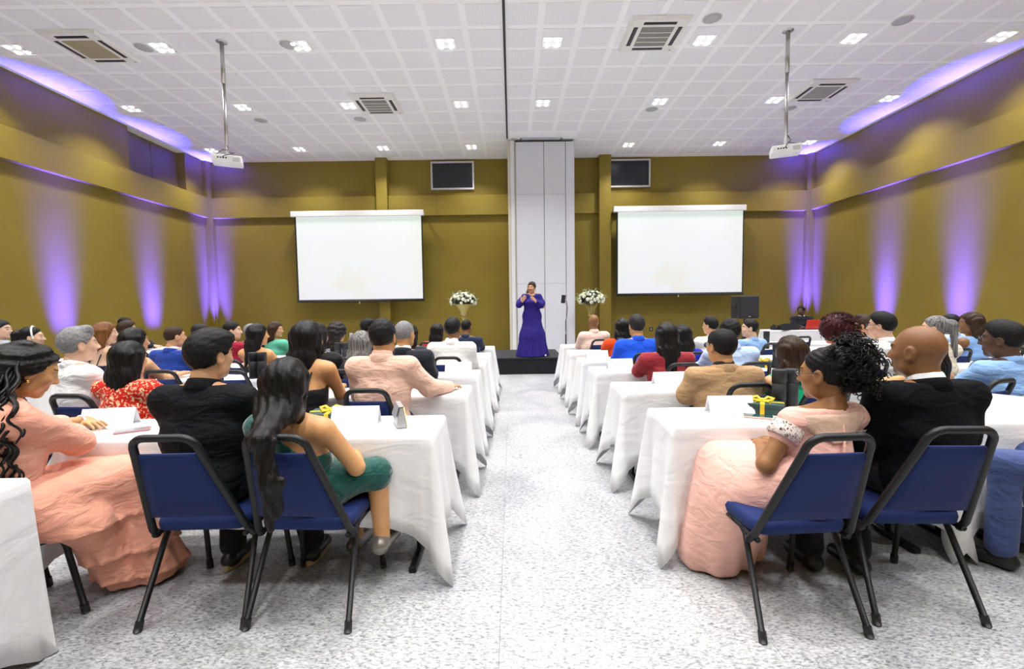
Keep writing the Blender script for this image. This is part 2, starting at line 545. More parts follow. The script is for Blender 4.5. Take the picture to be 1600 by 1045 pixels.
M_ACW = plain('ac_white', (0.80, 0.80, 0.76, 1), 0.45)
M_ACG = plain('ac_grille', (0.30, 0.29, 0.27, 1), 0.6)
M_ACT = plain('ac_tan_grille', (0.44, 0.39, 0.24, 1), 0.6)
def cassette(x, y, label, grille, bars):
    r = empty('air_conditioner', (x, y, ZC-0.012), 0, label, 'air conditioner', 'ceiling air conditioners')
    b = MB()
    b.add([(-0.5, -0.5, 0), (0.5, -0.5, 0), (0.5, 0.5, 0), (-0.5, 0.5, 0), (-0.46, -0.46, -0.05), (0.46, -0.46, -0.05), (0.46, 0.46, -0.05), (-0.46, 0.46, -0.05)],
          [(0, 1, 2, 3), (7, 6, 5, 4), (0, 4, 5, 1), (1, 5, 6, 2), (2, 6, 7, 3), (3, 7, 4, 0)])
    b.build('housing', M_ACW, r)
    for a in range(4):
        o = MB().box(-0.27, 0.27, 0.335, 0.405, -0.054, -0.045, 0.003).build('air_slot', M_BLACK, r)
        o.rotation_euler = (0, 0, a*PI/2)
        fl = MB().add([(-0.25, 0.345, -0.058), (0.25, 0.345, -0.058), (0.25, 0.385, -0.062), (-0.25, 0.385, -0.062), (-0.25, 0.345, -0.056), (0.25, 0.345, -0.056), (0.25, 0.385, -0.06), (-0.25, 0.385, -0.06)],
                 [(0, 3, 2, 1), (4, 5, 6, 7), (0, 1, 5, 4), (2, 3, 7, 6), (1, 2, 6, 5), (3, 0, 4, 7)]).build('flap', plain('dark_grey_plastic', (0.05, 0.05, 0.055, 1), 0.5), o)
    g = MB().box(-0.27, 0.27, -0.27, 0.27, -0.058, -0.045, 0.004).build('grille', grille, r)
    if bars:
        for k in range(3):
            y0 = -0.27 + 0.54*(k+1)/4
            MB().box(-0.265, 0.265, y0-0.008, y0+0.008, -0.066, -0.054).build('grille_bar', M_ACW, g)
        for k in range(20):
            y0 = -0.26 + 0.52*k/19
            MB().box(-0.265, 0.265, y0-0.004, y0+0.004, -0.062, -0.054).build('slat', M_ACG, g)
    else:
        for k in range(22):
            y0 = -0.26 + 0.52*k/21
            MB().box(-0.265, 0.265, y0-0.004, y0+0.004, -0.062, -0.054).build('slat', grille, g)
    MB().box(0.4, 0.44, 0.4, 0.44, -0.053, -0.045).build('indicator', plain('grey_plastic', (0.4, 0.4, 0.4, 1), 0.5), r)
cassette(-7.3, 8.28, 'ceiling air conditioner with tan grille near the left wall', M_ACT, False)
cassette(-3.0, 10.65, 'small-looking ceiling air conditioner above the left screen', M_ACG, True)
cassette(2.5, 8.12, 'ceiling air conditioner with barred grey grille right of the track', M_ACG, True)
cassette(6.85, 10.3, 'ceiling air conditioner with plain grille near the right projector pole', plain('ac_grey_grille', (0.42, 0.42, 0.39, 1), 0.6), False)

M_SPKG = plain('speaker_grille', (0.45, 0.45, 0.46, 1), 0.7, bump=0.2, bscale=300)
for x, y, lab in ((-6.42, 8.33, 'round grey ceiling speaker beside the tan air conditioner'), (-3.86, 8.31, 'round grey ceiling speaker between left projector pole and the track'),
                  (-6.1, 11.5, 'round grey ceiling speaker right of the left projector pole'), (-3.66, 11.5, 'round grey ceiling speaker before the small air conditioner'),
                  (3.33, 7.72, 'round grey ceiling speaker beside the barred air conditioner'), (6.55, 7.85, 'round grey ceiling speaker right of the right projector pole'),
                  (3.4, 11.15, 'round grey ceiling speaker above the right screen'), (6.72, 11.2, 'round grey ceiling speaker behind the right projector pole')):
    r = empty('ceiling_speaker', (x, y, ZC-0.001), 0, lab, 'speaker', 'round ceiling speakers')
    MB().lathe([(0.155, 0.0), (0.158, -0.008), (0.145, -0.014)], 28).build('rim', M_PLAST, r)
    MB().lathe([(0.142, -0.006), (0.142, -0.014), (0.08, -0.018), (0.01, -0.019)], 28).build('grille', M_SPKG, r)

def projector(x, y, zc, label, turn):
    r = empty('projector', (x, y, ZC-0.001), 0, label, 'projector', 'ceiling projectors')
    L = ZC - zc
    MB().lathe([(0.09, 0.0), (0.09, -0.012), (0.04, -0.02)], 18).build('ceiling_plate', M_METAL, r)
    MB().lathe([(0.034, -0.01), (0.034, -L*0.35)], 14).build('pole', M_METAL, r)
    MB().lathe([(0.027, -L*0.35), (0.027, -L+0.12)], 14).build('lower_pole', M_METAL, r)
    b = MB().box(-0.23, 0.23, -0.16, 0.16, -L-0.075, -L+0.06, 0.02).build('body', M_PLAST, r)
    b.rotation_euler = (0, 0, turn)
    q = MB(); q.box(-0.06, 0.06, -0.06, 0.06, -L+0.06, -L+0.075); q.tube([(0, 0, -L+0.07), (0, 0, -L+0.13)], 0.035, 12)
    for sx in (-1, 1):
        for sy in (-1, 1):
            q.tube([(sx*0.04, sy*0.04, -L+0.07), (sx*0.12, sy*0.09, -L+0.062)], 0.007, 6)
    q.build('mount_bracket', M_METAL, r)
    MB().tube([(0.1, 0.15, -L), (0.1, 0.18, -L)], 0.045, 16).build('lens', M_BLACK, b)
    for k in range(4):
        MB().box(-0.14+0.04*k, -0.115+0.04*k, -0.1625, -0.158, -L-0.01, -L+0.012).build('port', M_BLACK, b)
    MB().box(0.09, 0.2, -0.1625, -0.158, -L-0.05, -L+0.02).build('vent', plain('light_grey_plastic', (0.55, 0.55, 0.55, 1), 0.5), b)
    MB().tube([(0.02, -0.02, -L+0.25), (0.06, -0.06, -L+0.16), (0.02, -0.15, -L+0.14), (-0.08, -0.19, -L+0.06), (-0.1, -0.165, -L)], 0.008, 8).build('cable', M_BLACK, r)
    MB().tube([(0.03, -0.02, -L+0.14), (0.14, -0.04, -L+0.11), (0.2, -0.12, -L+0.09), (0.05, -0.18, -L+0.03), (0.0, -0.165, -L)], 0.006, 8).build('cable', M_BLACK, r)
projector(-4.97, 8.2, 4.05, 'white projector hanging on a long pole before the left screen', 0.45)
projector(4.8, 8.1, 4.06, 'white projector hanging on a long pole before the right screen', -0.4)

# ================================================================== projection screens
def screen_mat():
    m, nt, bs = newmat('projected_image')
    bs.inputs['Roughness'].default_value = 0.9
    bs.inputs['Base Color'].default_value = (0.25, 0.25, 0.25, 1)
    v = coords(nt, (1, 1, 1), 'Generated')
    sx = nt.nodes.new('ShaderNodeSeparateXYZ'); nt.links.new(v, sx.inputs[0])
    base = ramp(nt, sx.outputs['Z'], [(0.0, (0.88, 0.89, 0.95)), (0.22, (0.90, 0.92, 0.95)), (0.86, (0.91, 0.95, 0.955)), (0.94, (0.78, 0.90, 0.83)), (1.0, (0.85, 0.92, 0.88))])
    n = nd(nt, 'ShaderNodeTexNoise'); n.inputs['Scale'].default_value = 4; n.inputs['Detail'].default_value = 4
    nt.links.new(v, n.inputs['Vector'])
    d = nt.nodes.new('ShaderNodeVectorMath'); d.operation = 'DISTANCE'; d.inputs[1].default_value = (0.45, 0.5, 0.1)
    mp = nt.nodes.new('ShaderNodeMapping'); mp.inputs['Scale'].default_value = (1, 0, 0.9)
    nt.links.new(v, mp.inputs['Vector']); nt.links.new(mp.outputs[0], d.inputs[0]); d.inputs[1].default_value = (0.45, 0, 0.12)
    ad = nt.nodes.new('ShaderNodeMath'); ad.operation = 'MULTIPLY_ADD'; ad.inputs[1].default_value = 0.5
    nt.links.new(n.outputs['Fac'], ad.inputs[0]); nt.links.new(d.outputs['Value'], ad.inputs[2])
    blob = ramp(nt, ad.outputs[0], [(0.28, (0.97, 0.90, 0.84)), (0.36, (0.98, 0.97, 0.84)), (0.44, (1, 1, 1))])
    edge = ramp(nt, sx.outputs['X'], [(0.0, (0.97, 1.0, 0.93)), (0.12, (1, 1, 1)), (0.86, (1, 1, 1)), (1.0, (0.99, 1.0, 0.90))])
    mx = nt.nodes.new('ShaderNodeMix'); mx.data_type = 'RGBA'; mx.blend_type = 'MULTIPLY'; mx.inputs[0].default_value = 1
    nt.links.new(base, mx.inputs[6]); nt.links.new(blob, mx.inputs[7])
    m2 = nt.nodes.new('ShaderNodeMix'); m2.data_type = 'RGBA'; m2.blend_type = 'MULTIPLY'; m2.inputs[0].default_value = 1
    nt.links.new(mx.outputs[2], m2.inputs[6]); nt.links.new(edge, m2.inputs[7])
    nt.links.new(m2.outputs[2], bs.inputs['Emission Color'])
    bs.inputs['Emission Strength'].default_value = 0.74
    return m
M_SCR = screen_mat()
def screen(x0, x1, z0, z1, label):
    yy = 14.25
    r = empty('projection_screen', ((x0+x1)/2, yy, z0), 0, label, 'screen', 'projection screens')
    w = (x1-x0)/2; h = z1-z0
    MB().box(-w+0.02, w+0.02, -0.07, 0.07, h-0.17, h, 0.012).build('housing', M_PLAST, r)
    MB().box(-w+0.11, w-0.02, -0.003, 0.003, 0.05, h-0.17).build('black_border', M_BLACK, r)
    MB().box(-w+0.16, w-0.06, -0.008, -0.004, 0.08, h-0.17).build('picture', M_SCR, r)
    MB().tube([(-w+0.1, 0, 0.03), (w-0.01, 0, 0.03)], 0.03, 12).build('bottom_bar', M_BLACK, r)
    MB().tube([(0, -0.02, 0.02), (0, -0.02, -0.05)], 0.012, 8).build('pull_handle', M_PLAST, r)
    for s in (-1, 1):
        MB().box(s*w*0.97-0.03+0.02, s*w*0.97+0.03+0.02, 0.05, 0.43, h-0.1, h-0.05).build('bracket', M_PLAST, r)
screen(-6.78, -2.70, 1.62, 4.42, 'wide white projection screen left of the speaker')
screen(3.16, 7.24, 1.69, 4.44, 'wide white projection screen right of the speaker')

# ================================================================== violet wall washers on the floor
M_UPL = emit('violet_led', (0.30, 0.15, 1.0), 8.0)
def uplight(x, y, rz, tilt, label, power=1.0):
    """LED bar lying along the wall; local -y is the wall side"""
    r = empty('wall_washer', (x, y, 0), rz, label, 'floor light', 'violet wall washers')
    c = MB().box(-0.24, 0.24, -0.05, 0.05, 0.05, 0.15, 0.012).build('housing', M_BLACK, r)
    for k in range(8):
        MB().lathe([(0.02, 0.148), (0.02, 0.154)], 12, -0.196+0.056*k, 0).build('led', M_UPL, c)
    b = MB()
    for s in (-1, 1): b.tube([(s*0.2, -0.07, 0.008), (s*0.2, -0.06, 0.05), (s*0.2, 0.06, 0.05), (s*0.2, 0.07, 0.008)], 0.008, 6)
    b.build('foot', M_BLACK, r)
    sp = bpy.data.lights.new('violet_beam', 'AREA')
    sp.shape = 'RECTANGLE'; sp.size = 0.44; sp.size_y = 0.05; sp.spread = R(24)
    sp.energy = UP_W*power; sp.color = UP_COL
    o = bpy.data.objects.new('violet_beam', sp); C.objects.link(o); o.parent = r
    o.location = (0, 0, 0.165); o.rotation_euler = (PI + tilt, 0, 0)
GL = [(6.9, 'beside the nearest left-wall seats'), (9.75, 'below the brightest violet stripe on the left wall'), (12.2, 'below the narrow violet stripe on the left wall')]
for y, t in GL:
    uplight(XL+0.24, y, -PI/2, R(5), 'black floor wall washer glowing violet %s' % t, 1.0)
GR = [(6.9, 'beside the nearest right-wall seats'), (9.7, 'below the wide violet stripe on the right wall'), (11.65, 'below the narrow violet stripe on the right wall')]
for y, t in GR:
    uplight(XR-0.24, y, PI/2, R(5), 'black floor wall washer glowing violet %s' % t, 1.0)
uplight(XL+0.38, YB-0.38, -PI/2-PI/4-PI/2+PI/2, R(5), 'black floor wall washer glowing violet in the back left corner', 1.5)
uplight(XR-0.38, YB-0.38, PI/2+PI/4, R(5), 'black floor wall washer glowing violet in the back right corner', 1.5)

# wall sockets
for x, lab in ((-6.1, 'left of the curly-haired woman'), (-5.2, 'right of the curly-haired woman'), (-3.15, 'beside the left pilaster')):
    r = empty('wall_socket', (x, YB, 0.55), 0, 'white wall socket low on the back wall %s' % lab, 'socket', 'white wall sockets')
    MB().box(-0.05, 0.05, -0.012, 0, -0.08, 0.08, 0.004).build('plate', M_PLAST, r)
    MB().box(-0.022, 0.022, -0.016, -0.01, -0.03, 0.03, 0.002).build('outlet', plain('grey_plastic', (0.4, 0.4, 0.4, 1), 0.5), r)
r = empty('wall_socket', (4.5, YB, 0.62), 0, 'black wall socket on the back wall behind the blue-shirted man', 'socket')
MB().box(-0.06, 0.06, -0.012, 0, -0.06, 0.06, 0.004).build('plate', M_BLACK, r)
MB().box(-0.025, 0.025, -0.016, -0.01, -0.025, 0.025, 0.002).build('outlet', plain('grey_plastic', (0.4, 0.4, 0.4, 1), 0.5), r)

# ================================================================== stage
st = empty('stage', (0.305, 9.42, 0), 0, 'low black stage platform at the end of the aisle', 'stage')
M_STG = fabric('black_stage_cloth', (0.012, 0.013, 0.016, 1), 0.9, 0.35, 4)
MB().box(-0.76, 0.76, 0, 1.82, 0.30, 0.345, 0.012).build('platform', M_STG, st)
sk = MB()
pts = []
per = [(-0.75, 0.01), (0.75, 0.01), (0.75, 1.81), (-0.75, 1.81)]
for k in range(4):
    a = per[k]; b = per[(k+1) % 4]
    for q in range(40):
        t = q/40
        nx_, ny_ = (b[1]-a[1]), -(b[0]-a[0]); l_ = math.hypot(nx_, ny_)
        w_ = 0.006*math.sin(q*1.9 + k)
        pts.append((a[0]+(b[0]-a[0])*t + nx_/l_*w_, a[1]+(b[1]-a[1])*t + ny_/l_*w_))
n_ = len(pts)
sk.add([(p[0], p[1], 0.31) for p in pts] + [(p[0]*1.006, p[1], 0.002) for p in pts], [(i, (i+1) % n_, n_+(i+1) % n_, n_+i) for i in range(n_)], True)
sk.build('skirt', M_STG, st)

# ================================================================== chairs
M_SEAT = fabric('navy_upholstery', rgb(24, 40, 92), 0.75, 0.12, 5, 0.05, 0.25)
M_SEATB = M_SEAT
def chair_proto():
    r = empty('banquet_chair')
    # seat cushion
    def outline(s):
        pts = []
        for cx, cy, a0 in ((0.15, -0.13, -90), (0.155, 0.15, 0), (-0.155, 0.15, 90), (-0.15, -0.13, 180)):
            for q in range(5):
                a = R(a0 + 90*q/4)
                pts.append((cx + 0.065*s*math.cos(a) + (0.0), cy + 0.07*s*math.sin(a)))
        return pts
    m = MB(); rows = []
    for z, s in ((0.405, 0.75), (0.412, 0.95), (0.44, 1.02), (0.462, 0.92), (0.472, 0.6)):
        rows.append([(x, y, z) for x, y in outline(s)])
    n = len(rows[0])
    vs = [p for rr in rows for p in rr]; fs = []
    for i in range(len(rows)-1):
        for k in range(n):
            l = (k+1) % n
            fs.append((i*n+k, i*n+l, (i+1)*n+l, (i+1)*n+k))
    fs.append(tuple(reversed(range(n)))); fs.append(tuple((len(rows)-1)*n+k for k in range(n)))
    m.add(vs, fs, True)
    m.build('seat', M_SEAT, r)
    # back loop: wide at the seat, narrower at the top
    def yb(z): return -0.185 - (z-0.40)*0.43
    def hw(z): return 0.222 - (z-0.38)*0.195
    path = [(-hw(0.375), yb(0.38)+0.02, 0.375)]
    for z in (0.42, 0.55, 0.70, 0.82): path.append((-hw(z), yb(z), z))
    for q in range(1, 7):
        a = PI - (PI/2)*q/6
        path.append((-hw(0.84)+0.062 + 0.062*math.cos(a), yb(0.84+0.058*math.sin(a)), 0.842 + 0.058*math.sin(a)))
    full = path + [(-x, y, z) for x, y, z in reversed(path)]
    MB().tube(full, 0.0165, 10).build('back_frame', M_DARKMETAL, r)
    # back panel
    zs = [0.49, 0.57, 0.655, 0.74, 0.822]
    vs = []; nxp = 7
    def add_side(off):
        for z in zs:
            for k in range(nxp):
                u = -1 + 2*k/(nxp-1)
                x = u*(hw(z)-0.004)
                pad = off*(1-0.55*max(abs(u)**4, abs((z-0.656)/0.166)**6))
                vs.append((x, yb(z) + pad, z))
    add_side(-0.017); add_side(0.026)
    fs = []; o2 = len(zs)*nxp
    for i in range(len(zs)-1):
        for k in range(nxp-1):
            a = i*nxp+k
            fs.append((a, a+1, a+nxp+1, a+nxp)); fs.append((o2+a, o2+a+nxp, o2+a+nxp+1, o2+a+1))
    for k in range(nxp-1):
        fs.append((k+1, k, o2+k, o2+k+1)); e = (len(zs)-1)*nxp+k; fs.append((e, e+1, o2+e+1, o2+e))
    for i in range(len(zs)-1):
        a = i*nxp; fs.append((a, a+nxp, o2+a+nxp, o2+a)); b = a+nxp-1; fs.append((b+nxp, b, o2+b, o2+b+nxp))
    MB().add(vs, fs, True).build('backrest', M_SEATB, r)
    # legs
    for s in (-1, 1):
        rear = [(s*0.203, 0.0, 0.397), (s*0.205, -0.07, 0.396), (s*0.207, -0.105, 0.38), (s*0.21, -0.125, 0.345), (s*0.232, -0.295, 0.012)]
        front = [(s*0.203, 0.0, 0.397), (s*0.205, 0.115, 0.396), (s*0.207, 0.145, 0.38), (s*0.209, 0.158, 0.345), (s*0.224, 0.205, 0.012)]
        for p in (rear, front):
            o = MB().tube(p, 0.0135, 8).build('leg', M_DARKMETAL, r)
            e = p[-1]; d = (Vector(p[-2]) - Vector(e)).normalized()
            MB().tube([tuple(Vector(e)+d*0.035), (e[0], e[1], 0.001)], 0.0175, 8).build('foot_cap', M_BLACK, o)
    q = MB()
    q.tube([(-0.203, -0.12, 0.395), (0.203, -0.12, 0.395)], 0.011, 8)
    q.tube([(-0.203, 0.14, 0.395), (0.203, 0.14, 0.395)], 0.011, 8)
    for s in (-1, 1): q.tube([(s*0.205, -0.2, 0.392), (s*0.204, 0.0, 0.397)], 0.013, 8)
    q.build('seat_frame', M_DARKMETAL, r)
    return r
CHAIR = chair_proto()
_cu = [False]
def chair(x, y, rz, label):
    if not _cu[0]: o = CHAIR; _cu[0] = True
    else: o = copy_tree(CHAIR)
    o.location = (x, y, 0); o.rotation_euler = (0, 0, rz)
    tag(o, label, 'chair', 'blue banquet chairs')
    return o

# ================================================================== tables and cloths
TD = 0.44
M_CLOTH = fabric('white_tablecloth', (0.77, 0.77, 0.785, 1), 0.8, 0.25, 3.0, 0.1, 0.05)
M_TOP = plain('table_laminate', (0.5, 0.5, 0.48, 1), 0.5)
def table_proto(L, nm='training_table'):
    r = empty(nm)
    MB().box(-L/2, L/2, -TD/2, TD/2, 0.715, 0.742, 0.006).build('tabletop', M_TOP, r)
    for s in (-1, 1):
        x = s*(L/2-0.12)
        q = MB()
        q.tube([(x, 0, 0.715), (x, 0, 0.03)], 0.018, 8)
        q.build('leg', M_DARKMETAL, r)
        MB().box(x-0.02, x+0.02, -TD/2+0.01, TD/2-0.01, 0.0, 0.035, 0.008).build('foot', M_DARKMETAL, r)
        MB().tube([(x, 0, 0.35), (x-s*0.28, 0, 0.71)], 0.009, 8).build('brace', M_DARKMETAL, r)
    MB().box(-L/2+0.08, L/2-0.08, -0.02, 0.02, 0.69, 0.715).build('rail', M_DARKMETAL, r)
    return r
def cloth_mesh(L, seed, drop=0.46, fl=1.0):
    rnd = random.Random(seed)
    hx, hy = L/2+0.008, TD/2+0.008
    rr = 0.02
    # perimeter samples (x, y, nx, ny, corner weight, diag)
    per = []
    def corner(cx, cy, a0):
        for q in range(9):
            a = R(a0 + 90*q/8)
            per.append((cx + rr*math.cos(a), cy + rr*math.sin(a), math.cos(a), math.sin(a), 1-abs(q-4)/4))
    def side(x0, y0, x1, y1, nx_, ny_, n):
        for q in range(1, n):
            t = q/n
            per.append((x0+(x1-x0)*t, y0+(y1-y0)*t, nx_, ny_, 0.0))
    nl, ns = int(L/0.03), 16
    corner(hx-rr, hy-rr, 0); side(hx-rr, hy, -hx+rr, hy, 0, 1, nl)
    corner(-hx+rr, hy-rr, 90); side(-hx, hy-rr, -hx, -hy+rr, -1, 0, ns)
    corner(-hx+rr, -hy+rr, 180); side(-hx+rr, -hy, hx-rr, -hy, 0, -1, nl)
    corner(hx-rr, -hy+rr, 270); side(hx, -hy+rr, hx, hy-rr, 1, 0, ns)
    n = len(per)
    ph = [rnd.uniform(0, 6.28) for _ in range(8)]
    levels = [0, 0.025, 0.08, 0.16, 0.27, 0.40, 0.55, 0.70, 0.85, 1.0]
    zt = 0.752
    vs = []
    s_acc = 0
    for li, t in enumerate(levels):
        s_acc = 0
        for k, (x, y, ax, ay, u) in enumerate(per):
            dx = hx-abs(x); dy = hy-abs(y)
            dc = math.hypot(max(dx, 0), max(dy, 0))
            cw = math.exp(-dc/0.07)
            H = drop + 0.15*max(0, 1-dc/0.25) + 0.145*u
            s_acc = k*0.035
            onlong = abs(ay) > abs(ax)
            fold = 0.010*math.sin(s_acc*7.3+ph[0]) + 0.007*math.sin(s_acc*15.1+ph[1]) + 0.004*math.sin(s_acc*31+ph[2])
            # pleats flanking the corner
            pl = -0.03*math.exp(-((dc-0.12)/0.045)**2)
            out = 0.006 + t*(0.028 + fl*(0.04*cw + 0.085*u) + (fold*1.6 + pl)*min(1, t*1.6))
            if li == 0: out = 0; z = zt
            elif li == 1: out = 0.008; z = zt-0.012
            else: z = zt - H*t
            z = max(z, 0.004 + 0.003*math.sin(k))
            vs.append((x + ax*out, y + ay*out, z))
    fs = []
    for i in range(len(levels)-1):
        for k in range(n):
            l = (k+1) % n
            fs.append((i*n+k, (i+1)*n+k, (i+1)*n+l, i*n+l))
    # top grid as inner ring + n-gon
    base = len(vs)
    for (x, y, ax, ay, u) in per:
        vs.append((x*0.985, y*0.95, zt+0.001))
    for k in range(n):
        l = (k+1) % n
        fs.append((k, l, base+l, base+k))
    fs.append(tuple(base+k for k in range(n)))
    m = MB(); m.add(vs, fs, True)
    return m.mesh('tablecloth')
_tp = {}
def table(xa, xb, ynear, label, clabel, seed, drop=0.46, fl=1.0):
    """table spanning xa..xb with its near edge at ynear; returns nothing"""
    L = round(xb-xa, 2)
    if L not in _tp: o = _tp[L] = table_proto(L)
    else: o = copy_tree(_tp[L])
    o.location = ((xa+xb)/2, ynear+TD/2, 0)
    tag(o, label, 'table', 'training tables under cloths')
    c = link_mesh('tablecloth', cloth_mesh(L, seed, drop, fl), None, [M_CLOTH])
    c.location = ((xa+xb)/2, ynear+TD/2, 0)
    md = c.modifiers.new('thickness', 'SOLIDIFY'); md.thickness = 0.002
    tag(c, clabel, 'tablecloth', 'white tablecloths')
LN = [2.34, 3.41, 4.36, 5.24, 6.14, 7.25]
LX = [-0.43, -0.36, -0.35, -0.33, -0.32, -0.31]
RN = [2.46, 3.47, 4.50, 5.38, 6.37, 7.37]
RX = [0.88, 0.86, 0.84, 0.84, 0.83, 0.84]
ROWN = ['front row nearest the camera', 'second row from the camera', 'third row from the camera', 'fourth row from the camera', 'fifth row from the camera', 'farthest row by the stage']
POSN = ['at the aisle', 'second from the aisle', 'third from the aisle', 'fourth from the aisle', 'fifth from the aisle']
TL = 1.5
for k in range(6):
    for side_, near, x0, sg in (('left', LN, LX, -1), ('right', RN, RX, 1)):
        cnt = {('left', 0): 1, ('left', 1): 2, ('right', 0): 2, ('right', 1): 3}.get((side_, k), 3 if k == 2 else 4)
        x = x0[k]
        for q in range(cnt):
            ln = 1.95 if (side_ == 'left' and k == 0) else TL
            a, b = sorted((x, x + sg*ln))
            table(a, b, near[k], 'training table %s left of the aisle, %s' % (POSN[q], ROWN[k]) if side_ == 'left' else 'training table %s right of the aisle, %s' % (POSN[q], ROWN[k]),
                  'white tablecloth %s on the %s side, %s' % (POSN[q], side_, ROWN[k]), 100*k + 10*q + (sg > 0))
            x += sg*(ln + 0.07)
table(-3.55, -1.97, 1.36, 'training table cut by the bottom left corner of the view', 'white tablecloth cut by the bottom left corner of the view', 999, 0.62, 0.15)
table(-7.1, -6.2, 8.05, 'small side table of the bearded technician by the left wall', 'white tablecloth of the bearded technician by the left wall', 901)
table(6.25, 7.95, 11.0, 'equipment table in the back right corner', 'white tablecloth of the equipment table in the back right corner', 902)

# ================================================================== implicit surfaces for bodies, hair and clothes
class Field:
    def __init__(s, lo, hi, h):
        s.h = h
        s.lo = np.array(lo, np.float32)
        n = np.maximum(np.ceil((np.array(hi)-np.array(lo))/h).astype(int)+1, 4)
        s.ax = [s.lo[i] + h*np.arange(n[i], dtype=np.float32) for i in range(3)]
        s.F = np.full(tuple(n), 0.25, np.float32)
    def box(s, lo, hi, pad):
        sl = []
        for i in range(3):
            a = np.searchsorted(s.ax[i], lo[i]-pad); b = np.searchsorted(s.ax[i], hi[i]+pad)
            if b <= a: return None
            sl.append(slice(a, b))
        X = s.ax[0][sl[0]][:, None, None]; Y = s.ax[1][sl[1]][None, :, None]; Z = s.ax[2][sl[2]][None, None, :]
        return tuple(sl), X, Y, Z
    def blend(s, sl, d, k, sub=False):
        A = s.F[sl]
        if sub:
            d = -d
            hh = np.maximum(k-np.abs(A-d), 0)/k
            s.F[sl] = np.maximum(A, d) + hh*hh*k*0.25
        else:
            hh = np.maximum(k-np.abs(A-d), 0)/k
            s.F[sl] = np.minimum(A, d) - hh*hh*k*0.25
    def cap(s, a, b, ra, rb, k=0.02, wide=None, sub=False):
        """tapered capsule; wide=(axis vector, factor) stretches its section along that axis"""
        a = np.array(a, float); b = np.array(b, float)
        rm = max(ra, rb)*(max(1, wide[1]) if wide else 1)
        bx = s.box(np.minimum(a, b)-rm, np.maximum(a, b)+rm, k+2*s.h)
        if bx is None: return s
        sl, X, Y, Z = bx
        ba = b-a; L2 = max(float(ba@ba), 1e-9)
        px, py, pz = X-a[0], Y-a[1], Z-a[2]
        t = np.clip((px*ba[0]+py*ba[1]+pz*ba[2])/L2, 0, 1)
        vx, vy, vz = px-t*ba[0], py-t*ba[1], pz-t*ba[2]
        if wide:
            n, f = np.array(wide[0], float), wide[1]
            c = (vx*n[0]+vy*n[1]+vz*n[2])*(1/f-1)
            vx = vx+n[0]*c; vy = vy+n[1]*c; vz = vz+n[2]*c
        d = np.sqrt(vx*vx+vy*vy+vz*vz) - (ra+(rb-ra)*t)
        s.blend(sl, d, k, sub)
        return s
    def ell(s, c, r, k=0.02, sub=False):
        c = np.array(c, float); r = np.array(r, float)
        bx = s.box(c-r, c+r, k+2*s.h)
        if bx is None: return s
        sl, X, Y, Z = bx
        px, py, pz = (X-c[0])/r[0], (Y-c[1])/r[1], (Z-c[2])/r[2]
        k0 = np.sqrt(px*px+py*py+pz*pz)
        k1 = np.sqrt((px/r[0])**2+(py/r[1])**2+(pz/r[2])**2)+1e-6
        s.blend(sl, k0*(k0-1)/k1, k, sub)
        return s
    def grid(s):
        return s.ax[0][:, None, None], s.ax[1][None, :, None], s.ax[2][None, None, :]
    def cut(s, f):
        """keep where f(x,y,z) < 0"""
        X, Y, Z = s.grid()
        s.F = np.maximum(s.F, f(X, Y, Z).astype(np.float32))
        return s
    def disp(s, f):
        X, Y, Z = s.grid()
        s.F = s.F + f(X, Y, Z).astype(np.float32)
        return s
    def nets(s):
        F = s.F.copy()
        F[0] = F[-1] = 0.1; F[:, 0] = F[:, -1] = 0.1; F[:, :, 0] = F[:, :, -1] = 0.1
        S = F < 0
        n = np.array(F.shape)-1
        cnt = np.zeros(tuple(n), np.int8)
        offs = [(i, j, k) for i in (0, 1) for j in (0, 1) for k in (0, 1)]
        for (i, j, k) in offs:
            cnt += S[i:i+n[0], j:j+n[1], k:k+n[2]]
        idx = np.argwhere((cnt > 0) & (cnt < 8))
        if len(idx) == 0: return np.zeros((0, 3)), np.zeros((0, 4), int)
        vid = np.full(tuple(n), -1, np.int64)
        vid[idx[:, 0], idx[:, 1], idx[:, 2]] = np.arange(len(idx))
        val = {o: F[idx[:, 0]+o[0], idx[:, 1]+o[1], idx[:, 2]+o[2]] for o in offs}
        P = np.zeros((len(idx), 3)); W = np.zeros(len(idx))
        for o in offs:
            for ax in range(3):
                if o[ax]: continue
                q = list(o); q[ax] = 1; q = tuple(q)
                a, b = val[o], val[q]
                m = (a < 0) != (b < 0)
                t = np.where(m, a/np.where(m, a-b, 1), 0)
                p = np.tile(np.array(o, float), (len(idx), 1)); p[:, ax] = t
                P += p*m[:, None]; W += m
        V = s.lo + s.h*(idx + P/W[:, None])
        Q = []
        for ax in range(3):
            u, w = (ax+1) % 3, (ax+2) % 3
            A = [slice(None)]*3; B = [slice(None)]*3
            A[ax] = slice(0, -1); B[ax] = slice(1, None)
            ch = S[tuple(A)] != S[tuple(B)]
            e = np.argwhere(ch)
            e = e[(e[:, u] >= 1) & (e[:, w] >= 1) & (e[:, u] < n[u]) & (e[:, w] < n[w])]
            if len(e) == 0: continue
            def cell(du, dw):
                c = e.copy(); c[:, u] -= du; c[:, w] -= dw
                return vid[c[:, 0], c[:, 1], c[:, 2]]
            q = np.stack([cell(1, 1), cell(0, 1), cell(0, 0), cell(1, 0)], 1)
            inside = S[e[:, 0], e[:, 1], e[:, 2]]
            q[~inside] = q[~inside][:, ::-1]
            Q.append(q)
        return V, np.concatenate(Q)

